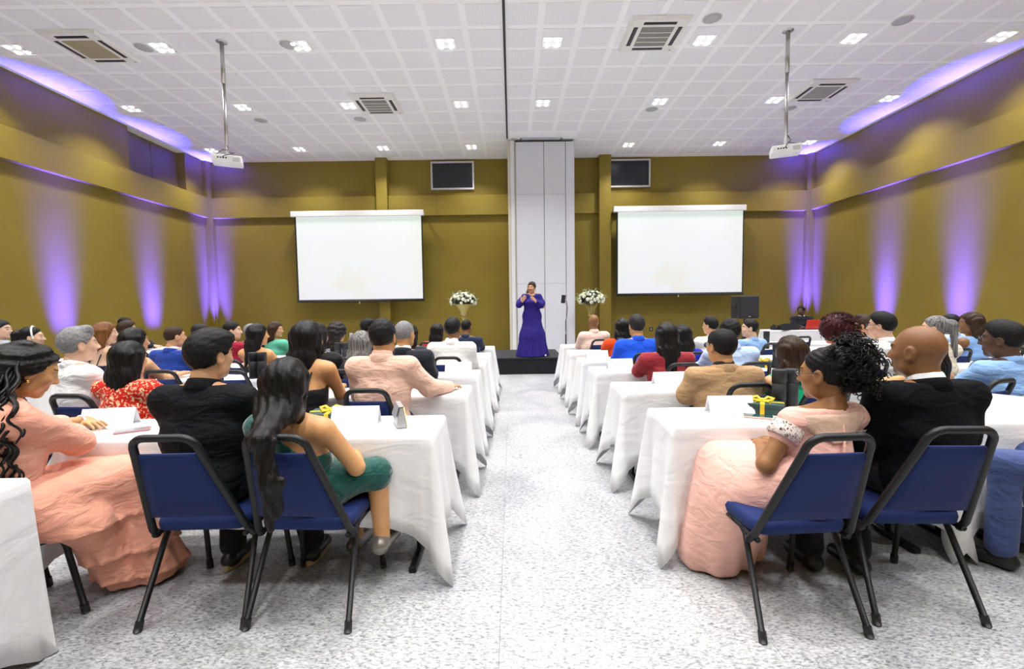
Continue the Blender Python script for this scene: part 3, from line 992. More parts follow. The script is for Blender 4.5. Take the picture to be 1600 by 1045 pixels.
def relax(V, Q, it=1, lam=0.5):
    for _ in range(it):
        A = np.zeros_like(V); W = np.zeros(len(V))
        for a, b in ((0, 1), (1, 2), (2, 3), (3, 0)):
            np.add.at(A, Q[:, a], V[Q[:, b]]); np.add.at(W, Q[:, a], 1)
            np.add.at(A, Q[:, b], V[Q[:, a]]); np.add.at(W, Q[:, b], 1)
        V = V + lam*(A/np.maximum(W, 1)[:, None]-V)
    return V

def np_mesh(name, pieces):
    """pieces: list of (V, Q, matindex array or int)"""
    vs, qs, ms = [], [], []
    n = 0
    for V, Q, M in pieces:
        if len(Q) == 0: continue
        vs.append(np.asarray(V, np.float32)); qs.append(np.asarray(Q)+n); n += len(V)
        ms.append(np.full(len(Q), M) if np.isscalar(M) else M)
    V = np.concatenate(vs); Q = np.concatenate(qs); M = np.concatenate(ms)
    me = bpy.data.meshes.new(name)
    me.vertices.add(len(V)); me.vertices.foreach_set('co', V.ravel())
    me.loops.add(len(Q)*4); me.loops.foreach_set('vertex_index', Q.ravel().astype(np.int32))
    me.polygons.add(len(Q))
    me.polygons.foreach_set('loop_start', np.arange(0, len(Q)*4, 4, dtype=np.int32))
    me.polygons.foreach_set('loop_total', np.full(len(Q), 4, np.int32))
    me.polygons.foreach_set('use_smooth', np.ones(len(Q), bool))
    me.polygons.foreach_set('material_index', M.astype(np.int32))
    me.update(calc_edges=True)
    me.validate()
    return me

def np_tube(pts, r, n=6):
    pts = np.asarray(pts, float); N = len(pts)
    r = np.full(N, r) if np.isscalar(r) else np.asarray(r, float)
    t = np.gradient(pts, axis=0); t /= np.linalg.norm(t, axis=1)[:, None]+1e-9
    up = np.array([0.3, 0.2, 1.0]); up /= np.linalg.norm(up)
    V = []
    for i in range(N):
        sd = np.cross(t[i], up); l = np.linalg.norm(sd)
        if l < 1e-4: sd = np.cross(t[i], [1, 0, 0]); l = np.linalg.norm(sd)
        sd /= l; up = np.cross(sd, t[i])
        a = 2*PI*np.arange(n)/n
        V.append(pts[i] + r[i]*(np.cos(a)[:, None]*sd + np.sin(a)[:, None]*up))
    V = np.concatenate(V); Q = []
    for i in range(N-1):
        for k in range(n):
            l = (k+1) % n
            Q.append((i*n+k, i*n+l, (i+1)*n+l, (i+1)*n+k))
    return V, np.array(Q)

def np_ring(c, prof, a0, a1, tilt=0.0, n=28, wide=1.0):
    """strip swept round the z axis (collars): prof = [(r, z), ...]"""
    V = []; Q = []
    m = len(prof)
    for i in range(n+1):
        a = a0+(a1-a0)*i/n
        for (r, z) in prof:
            x, y = r*wide*math.sin(a), r*math.cos(a)
            V.append((c[0]+x, c[1]+y*math.cos(tilt)+z*math.sin(tilt), c[2]+z*math.cos(tilt)-y*math.sin(tilt)))
    for i in range(n):
        for j in range(m-1):
            Q.append((i*m+j, (i+1)*m+j, (i+1)*m+j+1, i*m+j+1))
    return np.array(V), np.array(Q)

# ------------------------------------------------------------------ head template (face toward +y, centre between the ears)
def head_template(h, fem):
    f = Field((-0.105, -0.13, -0.20), (0.105, 0.14, 0.14), h)
    f.ell((0, -0.012, 0.026), (0.073, 0.092, 0.090), 0.02)
    f.ell((0, 0.030, -0.028), (0.058, 0.058, 0.080), 0.035)
    f.cap((-0.036, 0.02, -0.073), (0.036, 0.02, -0.073), 0.026 if fem else 0.030, 0.026 if fem else 0.030, 0.03)
    f.ell((0, 0.062, -0.093), (0.021, 0.020, 0.020), 0.025)
    for s in (-1, 1): f.ell((s*0.037, 0.062, -0.022), (0.02, 0.018, 0.018), 0.025)
    f.cap((-0.036, 0.072, 0.024), (0.036, 0.072, 0.024), 0.011, 0.011, 0.018)
    for s in (-1, 1): f.ell((s*0.030, 0.097, 0.003), (0.017, 0.018, 0.012), 0.014, True)
    for s in (-1, 1): f.ell((s*0.030, 0.0735, 0.003), (0.013, 0.0125, 0.011), 0.002)
    f.cap((0, 0.082, 0.012), (0, 0.103, -0.026), 0.0075, 0.0115, 0.014)
    for s in (-1, 1): f.ell((s*0.012, 0.094, -0.030), (0.0085, 0.010, 0.008), 0.008)
    f.cap((-0.019, 0.080, -0.054), (0.019, 0.080, -0.054), 0.0075, 0.0075, 0.006)
    f.cap((-0.016, 0.079, -0.066), (0.016, 0.079, -0.066), 0.0085, 0.0085, 0.006)
    f.cap((-0.022, 0.093, -0.060), (0.022, 0.093, -0.060), 0.003, 0.003, 0.006, sub=True)
    for s in (-1, 1):
        f.ell((s*0.077, -0.004, -0.008), (0.010, 0.021, 0.034), 0.008)
        f.ell((s*0.087, 0.0, -0.004), (0.008, 0.011, 0.020), 0.006, True)
    rn = 0.047 if fem else 0.056
    f.cap((0, -0.022, -0.05), (0, -0.036, -0.19), rn, rn+0.004, 0.025)
    V, Q = f.nets()
    V = relax(V, Q, 1, 0.3)
    c = V[Q].mean(1)
    M = np.zeros(len(Q), int)
    lips = (np.abs(c[:, 0]) < 0.024) & (c[:, 1] > 0.078) & (c[:, 2] > -0.076) & (c[:, 2] < -0.047)
    M[lips] = 1
    for s in (-1, 1):
        d = np.sqrt(((c-np.array([s*0.030, 0.0735, 0.003]))/np.array([0.0145, 0.0145, 0.0085]))**2 @ np.ones(3))
        M[(d < 1.05) & (c[:, 1] > 0.078)] = 2
        M[(np.hypot(c[:, 0]-s*0.030, c[:, 2]-0.003) < 0.0058) & (c[:, 1] > 0.080)] = 3
        M[(np.abs(c[:, 0]) > 0.012) & (np.abs(c[:, 0]) < 0.05) & (np.abs(c[:, 2]-(0.030-0.15*np.abs(np.abs(c[:, 0])-0.032))) < (0.0035 if fem else 0.005)) & (c[:, 1] > 0.05)] = 4
    return V, Q, M
_heads = {}
def get_head(h, fem):
    k = (h, fem)
    if k not in _heads: _heads[k] = head_template(h, fem)
    return _heads[k]

# ------------------------------------------------------------------ hand template (right hand, wrist at origin, fingers +y, palm down, thumb -x)
def hand_template(h, curl):
    f = Field((-0.075, -0.04, -0.10), (0.075, 0.215, 0.05), h)
    f.cap((0, -0.03, 0), (0, 0.02, 0), 0.022, 0.024, 0.01, ((1, 0, 0), 1.25))
    f.cap((-0.004, 0.02, 0), (0.0, 0.082, 0.0), 0.0145, 0.0125, 0.012, ((1, 0, 0), 2.7))
    f.cap((-0.030, 0.035, -0.004), (-0.026, 0.06, -0.005), 0.017, 0.013, 0.012)
    for (x, y, L, r, sp) in ((-0.030, 0.085, 0.072, 0.0088, -0.09), (-0.010, 0.091, 0.080, 0.0090, -0.02), (0.011, 0.088, 0.074, 0.0086, 0.05), (0.030, 0.079, 0.058, 0.0078, 0.13)):
        p = np.array([x, y-0.012, 0.001]); a = 0.0
        for q, (fr, c_) in enumerate(((0.18, 0.0), (0.40, 0.45), (0.25, 0.55), (0.19, 0.35))):
            a += c_*curl
            d = np.array([math.sin(sp)*math.cos(a), math.cos(sp)*math.cos(a), -math.sin(a)])
            n_ = p + d*L*fr*1.05
            f.cap(p, n_, r*(1-0.05*q), r*(1-0.05*(q+1)), 0.003)
            p = n_
    p = np.array([-0.030, 0.03, -0.004])
    for d, L, r in (((-0.72, 0.62, -0.30), 0.036, 0.0125), ((-0.45, 0.83, -0.33), 0.030, 0.0105), ((-0.22, 0.93, -0.28), 0.026, 0.0092)):
        n_ = p + np.array(d)*L
        f.cap(p, n_, r, r*0.92, 0.006)
        p = n_
    V, Q = f.nets()
    return relax(V, Q, 1, 0.3), Q
_hands = {}
def get_hand(h, curl, left):
    k = (h, curl, left)
    if k not in _hands:
        V, Q = hand_template(h, curl)
        if left: V = V*np.array([-1, 1, 1]); Q = Q[:, ::-1]
        _hands[k] = (V, Q)
    return _hands[k]

def frame(yaxis, zhint):
    y = np.array(yaxis, float); y /= np.linalg.norm(y)
    z = np.array(zhint, float); z = z - y*(z@y); z /= np.linalg.norm(z)
    x = np.cross(y, z)
    return np.stack([x, y, z], 1)

# ------------------------------------------------------------------ hair templates (head frame)
def zline(Y):
    return -0.022 + 1.22*np.maximum(Y, 0) - 0.85*np.maximum(-Y-0.012, 0)
def nz(X, Y, Z, f, seed):
    r = random.Random(seed); o = 0
    for k in range(4):
        a, b, c, p = (r.uniform(-1, 1) for _ in range(4))
        o = o + np.sin(f*(a*X+b*Y+c*Z)*(1+0.6*k)*1.6 + p*9)
    return o/4
def helix(p, d, turns, rad, L, r0, seed, n=26):
    rnd = random.Random(seed)
    d = np.array(d, float); d /= np.linalg.norm(d)
    u = np.cross(d, [0.1, 0.2, 1]); u /= np.linalg.norm(u)+1e-9; w = np.cross(d, u)
    t = np.linspace(0, 1, n); a = 2*PI*turns*t + rnd.uniform(0, 6)
    g = np.minimum(t*4, 1)*rad
    pts = np.array(p) + np.outer(t*L, d) + np.outer(np.cos(a)*g, u) + np.outer(np.sin(a)*g, w)
    pts[:, 2] -= 0.25*L*t**2
    return np_tube(pts, r0*(1-0.5*t**3), 5)

def hair_template(style, h):
    pcs = []
    lo, hi = (-0.2, -0.28, -0.25), (0.2, 0.16, 0.22)
    if style.startswith('long') or style == 'overchair': lo = (-0.22, -0.38, -0.72); hi = (0.22, 0.15, 0.16)
    if style in ('bob', 'curly', 'pony', 'shoulder'): lo = (-0.22, -0.26, -0.40)
    f = Field(lo, hi, h)
    def shell(o, ox=0, oz=0):
        f.ell((0, -0.013, 0.027+oz), (0.074+o+ox, 0.094+o, 0.091+o), 0.02)
    if style == 'buzz':
        shell(0.004); f.cut(lambda X, Y, Z: (zline(Y)+0.008-Z)*0.7 + 0*X)
    elif style == 'fade':
        shell(0.008); f.ell((0, 0.012, 0.055), (0.074, 0.082, 0.079), 0.02)
        f.cut(lambda X, Y, Z: (zline(Y)+0.008-Z)*0.7 + 0*X)
    elif style in ('short', 'thick', 'quiff'):
        o = {'short': 0.011, 'thick': 0.019, 'quiff': 0.013}[style]
        shell(o)
        if style == 'quiff':
            f.cap((-0.04, 0.045, 0.105), (0.04, 0.045, 0.105), 0.03, 0.03, 0.03)
        if style == 'thick':
            f.ell((0.01, 0.02, 0.085), (0.075, 0.085, 0.05), 0.03)
        f.cut(lambda X, Y, Z: (zline(Y)-Z)*0.7 + 0*X)
        f.disp(lambda X, Y, Z: 0.0035*nz(X, Y*0.5, Z, 60, 3))
        for s in (-1, 1): f.ell((s*0.088, -0.004, -0.012), (0.022, 0.026, 0.036), 0.006, True)
    elif style == 'balding':
        shell(0.010)
        f.ell((0, 0.0, 0.115), (0.05, 0.06, 0.06), 0.015, True)
        shell(0.0025)
        f.cut(lambda X, Y, Z: (zline(Y)+0.010-Z)*0.7 + 0*X)
        for s in (-1, 1): f.ell((s*0.088, -0.004, -0.012), (0.022, 0.026, 0.036), 0.006, True)
    elif style in ('long', 'longslim', 'longback', 'bob', 'shoulder'):
        L = {'long': 0.38, 'longslim': 0.30, 'longback': 0.62, 'bob': 0.16, 'shoulder': 0.24}[style]
        shell(0.014)
        w = 1.75 if style != 'longslim' else 1.5
        f.cap((0, -0.048, 0.02), (0, -0.072, -0.12), 0.062, 0.058, 0.04, ((1, 0, 0), w*0.98))
        f.cap((0, -0.074, -0.12), (0.0, -0.128, -L), 0.058, 0.026 if style == 'longback' else 0.036, 0.05, ((1, 0, 0), w*(0.95 if style != 'longback' else 0.9)))
        for s in (-1, 1):
            f.cap((s*0.062, 0.018, 0.03), (s*0.075, -0.02, -min(L, 0.16)), 0.022, 0.02, 0.03)
        f.ell((0, 0.098, -0.055), (0.056, 0.075, 0.105), 0.02, True)
        f.cut(lambda X, Y, Z: np.where(Y > 0.0, (-0.03+1.25*Y-Z-1.1*np.maximum(np.abs(X)-0.05, 0)/0.03*0.05)*0.6, -1.0))
        f.disp(lambda X, Y, Z: 0.0028*np.sin(150*X+4*np.sin(9*Z)+30*Y) + 0.0035*nz(X, Y, Z*0.15, 45, 5))
        if style in ('longback', 'long'):
            f.disp(lambda X, Y, Z: np.where(Z < -L+0.12, 0.22*np.maximum(0, (-L+0.12-Z))*(0.5+0.5*np.sin(70*X+3)), 0))
    elif style == 'overchair':  # very long hair falling behind a chair back
        shell(0.014)
        f.cap((0, -0.048, 0.02), (0, -0.078, -0.10), 0.062, 0.060, 0.04, ((1, 0, 0), 1.6))
        f.cap((0, -0.078, -0.10), (0.05, -0.295, -0.18), 0.060, 0.034, 0.05, ((1, 0, 0), 1.5))
        f.cap((0.05, -0.295, -0.18), (0.09, -0.315, -0.34), 0.034, 0.028, 0.03, ((1, 0, 0), 1.45))
        f.cap((0.085, -0.315, -0.34), (0.085, -0.30, -0.53), 0.028, 0.014, 0.03, ((1, 0, 0), 1.3))
        f.cap((0.11, -0.31, -0.34), (0.125, -0.30, -0.47), 0.022, 0.010, 0.03, ((1, 0, 0), 1.3))
        for s in (-1, 1): f.cap((s*0.062, 0.018, 0.03), (s*0.075, -0.03, -0.16), 0.022, 0.02, 0.03)
        f.ell((0, 0.098, -0.055), (0.056, 0.075, 0.105), 0.02, True)
        f.cut(lambda X, Y, Z: np.where(Y > 0.0, (-0.03+1.25*Y-Z)*0.6, -1.0) + 0*X)
        f.disp(lambda X, Y, Z: 0.0030*np.sin(140*X+5*np.sin(14*Z)+30*Y) + 0.004*nz(X, Y, Z*0.2, 45, 5))
    elif style == 'pony':
        shell(0.007)
        f.ell((0, -0.115, 0.04), (0.05, 0.045, 0.05), 0.02)
        f.cut(lambda X, Y, Z: (zline(Y)+0.004-Z)*0.7 + 0*X)
        f.cap((0, -0.13, 0.03), (0, -0.15, -0.25), 0.035, 0.018, 0.02, ((1, 0, 0), 1.4))
        f.disp(lambda X, Y, Z: 0.002*nz(X, Y, Z, 60, 8))
    elif style == 'curly':
        shell(0.03, 0.01)
        f.cap((-0.04, -0.06, -0.02), (-0.05, -0.085, -0.19), 0.07, 0.06, 0.04)
        f.cap((0.04, -0.06, -0.02), (0.05, -0.085, -0.19), 0.07, 0.06, 0.04)
        f.ell((0, 0.11, -0.05), (0.062, 0.085, 0.115), 0.02, True)
        f.disp(lambda X, Y, Z: 0.010*nz(X, Y, Z, 75, 11) + 0.006*nz(X, Y, Z, 140, 12))
    elif style == 'afro':
        shell(0.052, 0.012, 0.008)
        f.ell((0, 0.125, -0.05), (0.068, 0.095, 0.120), 0.02, True)
        f.cut(lambda X, Y, Z: (-0.085-Z) + 0*X + 0*Y)
        f.disp(lambda X, Y, Z: 0.009*nz(X, Y, Z, 80, 21) + 0.006*nz(X, Y, Z, 150, 22))
        rnd = random.Random(4)
        for k in range(190):
            a = rnd.uniform(0, 2*PI); e = rnd.uniform(-0.5, 1.5)
            d = np.array([math.cos(a)*math.cos(e), math.sin(a)*math.cos(e)*1.1-0.1, math.sin(e)])
            if d[1] > 0.45 and d[2] < 0.5: continue
            V, Q = helix(np.array([0, -0.013, 0.035])+d*np.array([0.115, 0.13, 0.125]), d, 2.2, 0.010, 0.045, 0.0042, k, 16)
            pcs.append((V, Q, 0))
    elif style == 'updo':      # hair pulled up from the temples into a large puff of loose ringlets at the back
        shell(0.005)
        f.cut(lambda X, Y, Z: (zline(Y)+0.004-Z)*0.7 + 0*X)
        f.disp(lambda X, Y, Z: 0.0022*np.sin(260*Z-140*Y))
        f.ell((0.01, -0.085, 0.075), (0.10, 0.085, 0.075), 0.02)
        f.ell((0.04, -0.10, 0.0), (0.075, 0.06, 0.085), 0.03)
        f.disp(lambda X, Y, Z: np.where(Y < -0.03, 0.009*nz(X, Y, Z, 90, 31) + 0.005*nz(X, Y, Z, 170, 32), 0))
        rnd = random.Random(9)
        for k in range(330):
            a = rnd.uniform(0, 2*PI); e = math.asin(rnd.uniform(-0.6, 1))
            d = np.array([math.cos(a)*math.cos(e), math.sin(a)*math.cos(e), math.sin(e)])
            if d[1] > 0.35: continue
            if k % 3: p = np.array([0.01, -0.085, 0.075])+d*np.array([0.098, 0.083, 0.073])
            else: p = np.array([0.045, -0.10, 0.0])+d*np.array([0.073, 0.058, 0.083])
            V, Q = helix(p, d+np.array([0.25*d[0], -0.2, -0.35]), rnd.uniform(2, 3.2), rnd.uniform(0.007, 0.012), rnd.uniform(0.035, 0.075), 0.0032, k, 22)
            pcs.append((V, Q, 0))
    elif style == 'locks':     # long loose wavy locks
        shell(0.008)
        f.ell((0, -0.05, 0.03), (0.088, 0.082, 0.090), 0.03)
        f.ell((0, 0.105, -0.05), (0.06, 0.08, 0.11), 0.02, True)
        f.cut(lambda X, Y, Z: np.where(Y > 0.0, (-0.02+1.15*Y-Z)*0.6, -1.0) + 0*X)
        f.cap((0, -0.06, 0.0), (0, -0.10, -0.20), 0.075, 0.05, 0.04, ((1, 0, 0), 1.35))
        f.disp(lambda X, Y, Z: 0.004*nz(X, Y, Z*0.6, 70, 41)+0.0042*np.sin(150*Z+60*np.abs(X)-50*Y))
        rnd = random.Random(3)
        for k in range(0):
            a = rnd.uniform(-0.1*PI, 1.1*PI) if k % 4 else rnd.uniform(1.75*PI, 1.95*PI)
            r0 = 0.088
            sx, sy = r0*0.9*math.cos(a), -0.015-r0*math.sin(a)
            L = rnd.uniform(0.32, 0.60); n = 30; t = np.linspace(0, 1, n)
            fl = rnd.uniform(0.0, 0.07); ph = rnd.uniform(0, 6)
            pts = np.stack([sx*(1+0.55*t)+0.012*np.sin(t*24+ph)*np.minimum(1, t*3)+fl*t*math.cos(a), sy*(1+0.4*t)+0.012*np.cos(t*24+ph)*np.minimum(1, t*3)-fl*t*math.sin(a), rnd.uniform(0.03, 0.07)-L*t], 1)
            pcs.append((*np_tube(pts, 0.0095*(1-0.75*t**2), 5), 0))
    if style == 'headband':
        pass
    V, Q = f.nets()
    V = relax(V, Q, 1, 0.3)
    return [(V, Q, 0)] + pcs
_hair = {}
def get_hair(style, h):
    k = (style, h)
    if k not in _hair:
        me = np_mesh('hair', hair_template(style, h))
        _hair[k] = me
    return _hair[k]
def beard_mesh():
    f = Field((-0.1, -0.06, -0.16), (0.1, 0.13, 0.05), 0.005)
    f.ell((0, 0.030, -0.028), (0.0615, 0.0610, 0.084), 0.035)
    f.cap((-0.036, 0.02, -0.073), (0.036, 0.02, -0.073), 0.0345, 0.0345, 0.03)
    f.ell((0, 0.062, -0.094), (0.0235, 0.0225, 0.0225), 0.025)
    f.cut(lambda X, Y, Z: (Z+0.042-0.45*np.maximum(0.05-Y, 0)) + 0*X)
    f.cut(lambda X, Y, Z: -0.004-Y + 0*X + 0*Z)
    f.ell((0, 0.1, -0.055), (0.022, 0.03, 0.014), 0.006, True)
    V, Q = f.nets()
    return np_mesh('beard', [(relax(V, Q, 1, 0.3), Q, 0)])
_beard = [None]

# ================================================================== people
SKIN = {'tan': (0.56, 0.31, 0.17, 1), 'light': (0.66, 0.42, 0.29, 1), 'brown': (0.22, 0.098, 0.037, 1), 'caramel': (0.29, 0.135, 0.050, 1), 'dark': (0.10, 0.046, 0.025, 1), 'olive': (0.50, 0.26, 0.11, 1), 'gold': (0.60, 0.31, 0.13, 1)}
HAIRC = {'black': (0.008, 0.007, 0.007, 1), 'soft': (0.018, 0.015, 0.014, 1), 'brown': (0.035, 0.019, 0.011, 1), 'auburn': (0.16, 0.065, 0.022, 1), 'grey': (0.22, 0.22, 0.23, 1), 'wine': (0.045, 0.007, 0.008, 1), 'ash': (0.10, 0.095, 0.09, 1)}
M_EYEW = plain('eye_white', (0.42, 0.38, 0.35, 1), 0.2)
M_IRIS = plain('iris_brown', (0.02, 0.01, 0.006, 1), 0.15)
M_SOLE = plain('cream_sole', (0.52, 0.42, 0.24, 1), 0.6)
M_SHOE = plain('black_shoe', (0.012, 0.012, 0.014, 1), 0.35)
M_GOLD = plain('gold', (0.8, 0.55, 0.2, 1), 0.25, 1.0)
M_SPEC = plain('spectacle_frame', (0.02, 0.02, 0.03, 1), 0.3)
def lens_mat():
    m, nt, bs = newmat('spectacle_lens')
    bs.inputs['Base Color'].default_value = (0.8, 0.9, 1, 1); bs.inputs['Roughness'].default_value = 0.02
    bs.inputs['Transmission Weight'].default_value = 0.9; bs.inputs['IOR'].default_value = 1.2
    return m
M_LENS = lens_mat()

class Pose:
    """joint positions in the person's own frame (facing +y, origin on the floor under the hips)"""
    def __init__(p, x, y, rz, ztop, w=1.0, fem=False, lean=0.06, hyaw=0.0, hpitch=0.0, htilt=0.0, hs=1.0, arms='table', elbows=None, wrists=None, knees=None, ankles=None, seat=0.475, sway=0.0, yoff=-0.035):
        p.x, p.y, p.rz, p.w, p.fem, p.hs = x, y, rz, w, fem, hs
        cz = ztop-0.118*hs
        p.zs = zs = cz-0.205
        k = (zs-seat)/(1.007-0.47)
        p.tz = lambda z: seat+(z-0.47)*k
        p.ty = lambda z: math.tan(lean)*(p.tz(z)-0.56) + yoff
        p.tx = lambda z: sway*(p.tz(z)-0.56)
        p.k = k
        p.T = lambda X, Y, Z: np.array([X+p.tx(Z), Y+p.ty(Z), p.tz(Z)])
        p.Rh = np.array(Euler((hpitch, htilt, 0)).to_matrix())
        p.Rh = np.array(Matrix.Rotation(hyaw, 3, 'Z')) @ p.Rh
        yh = math.tan(lean)*(cz-0.56)+yoff
        p.piv = np.array([sway*(cz-0.56), yh-0.03, cz-0.12*hs])
        p.hc = p.piv + p.Rh @ np.array([0, 0.04, 0.12])*hs
        p.S = [p.T(s*0.172*w, -0.008, 1.0) for s in (-1, 1)]
        c, sn = math.cos(rz), math.sin(rz)
        p.inv = lambda q: np.array([(q[0]-x)*c+(q[1]-y)*sn, -(q[0]-x)*sn+(q[1]-y)*c, q[2]])
        dy = p.ty(0.9)
        if arms == 'table':
            E = [np.array([s*(0.175*w+0.022), 0.12+dy*0.6, 0.782]) for s in (-1, 1)]
            W = [np.array([s*0.11, 0.38, 0.797]) for s in (-1, 1)]
        elif arms == 'lap':
            E = [np.array([s*(0.175*w+0.05), 0.05+dy*0.5, 0.755]) for s in (-1, 1)]
            W = [np.array([s*0.09, 0.26, 0.69]) for s in (-1, 1)]
        p.E = E; p.W = W
        if elbows:
            for i in (0, 1):
                if elbows[i] is not None: p.E[i] = p.inv(elbows[i])
        if wrists:
            for i in (0, 1):
                if wrists[i] is not None: p.W[i] = p.inv(wrists[i])
        p.HIP = [np.array([s*0.085*w, 0.03+yoff, 0.575]) for s in (-1, 1)]
        p.K = [np.array([s*0.125, 0.41, 0.555]) for s in (-1, 1)]
        p.A = [np.array([s*0.125, 0.36, 0.095]) for s in (-1, 1)]
        if knees:
            for i in (0, 1):
                if knees[i] is not None: p.K[i] = p.inv(knees[i])
        if ankles:
            for i in (0, 1):
                if ankles[i] is not None: p.A[i] = p.inv(ankles[i])

def torso(f, p, e, blazer=False, zmin=None, skip_sh=False, bust=True):
    w, T = p.w, p.T
    X = (1, 0, 0)
    f.cap(T(-0.06*w, 0.0, 0.575), T(0.06*w, 0.0, 0.575), 0.112+e, 0.112+e, 0.05)
    wa = (0.142 if not p.fem else 0.122)*w
    f.cap(T(0, 0.012, 0.63), T(0, 0.010, 0.80), 0.112+e, 0.112+e, 0.06, (X, (wa+e)/(0.112+e)))
    ch = (0.168 if not p.fem else 0.145)*w
    f.cap(T(0, 0.004, 0.82), T(0, -0.006, 0.965), 0.108+e, 0.092+e, 0.06, (X, (ch+e)/(0.108+e)))
    if not skip_sh:
        f.cap(T(-0.135*w, -0.010, 1.0), T(0.135*w, -0.010, 1.0), 0.056+e, 0.056+e, 0.05)
        for s in (-1, 1):
            f.cap(T(s*0.03, -0.022, 1.052), T(s*0.12*w, -0.012, 1.022), 0.040+e*0.8, 0.036+e, 0.04)
    if p.fem and bust:
        for s in (-1, 1):
            c = T(s*0.068*w, 0.085, 0.885)
            f.ell(c, (0.062+e, 0.055+e, 0.06+e), 0.03)
    if blazer:
        for s in (-1, 1):
            f.ell(T(s*0.178*w, -0.008, 1.012), (0.05+e, 0.058+e, 0.038+e), 0.03)

def arm(f, p, i, e, t1=1.0, r=(0.047, 0.039, 0.026), k=0.035):
    w = 0.6+0.4*p.w
    S, E, W = p.S[i], p.E[i], p.W[i]
    r0, r1, r2 = r[0]*w+e, r[1]*w+e, r[2]+e*0.7
    t = min(1, t1/0.5)
    f.cap(S, S+(E-S)*t, r0, r0+(r1-r0)*t, k)
    if t1 > 0.5:
        t = (t1-0.5)/0.5
        f.cap(E, E+(W-E)*t, r1, r1+(r2-r1)*t, k*0.6)

def legs(f, p, e, k=0.03, t=1.0):
    for i in (0, 1):
        f.cap(p.HIP[i], p.K[i], 0.088+e, 0.060+e, k)
        if t > 0: f.cap(p.K[i], p.K[i]+(p.A[i]-p.K[i])*t, 0.056+e, 0.056+e-(0.016)*t, 0.02)

def bounds(p, extra=0.1):
    pts = np.array(list(p.S)+list(p.E)+list(p.W)+list(p.HIP)+list(p.K)+list(p.A)+[p.T(0, 0, 0.5)])
    lo = pts.min(0)-0.16-extra*0.3; hi = pts.max(0)+0.16+extra*0.3
    lo[2] = max(lo[2], -0.01) if extra < 0.2 else lo[2]
    return lo, hi

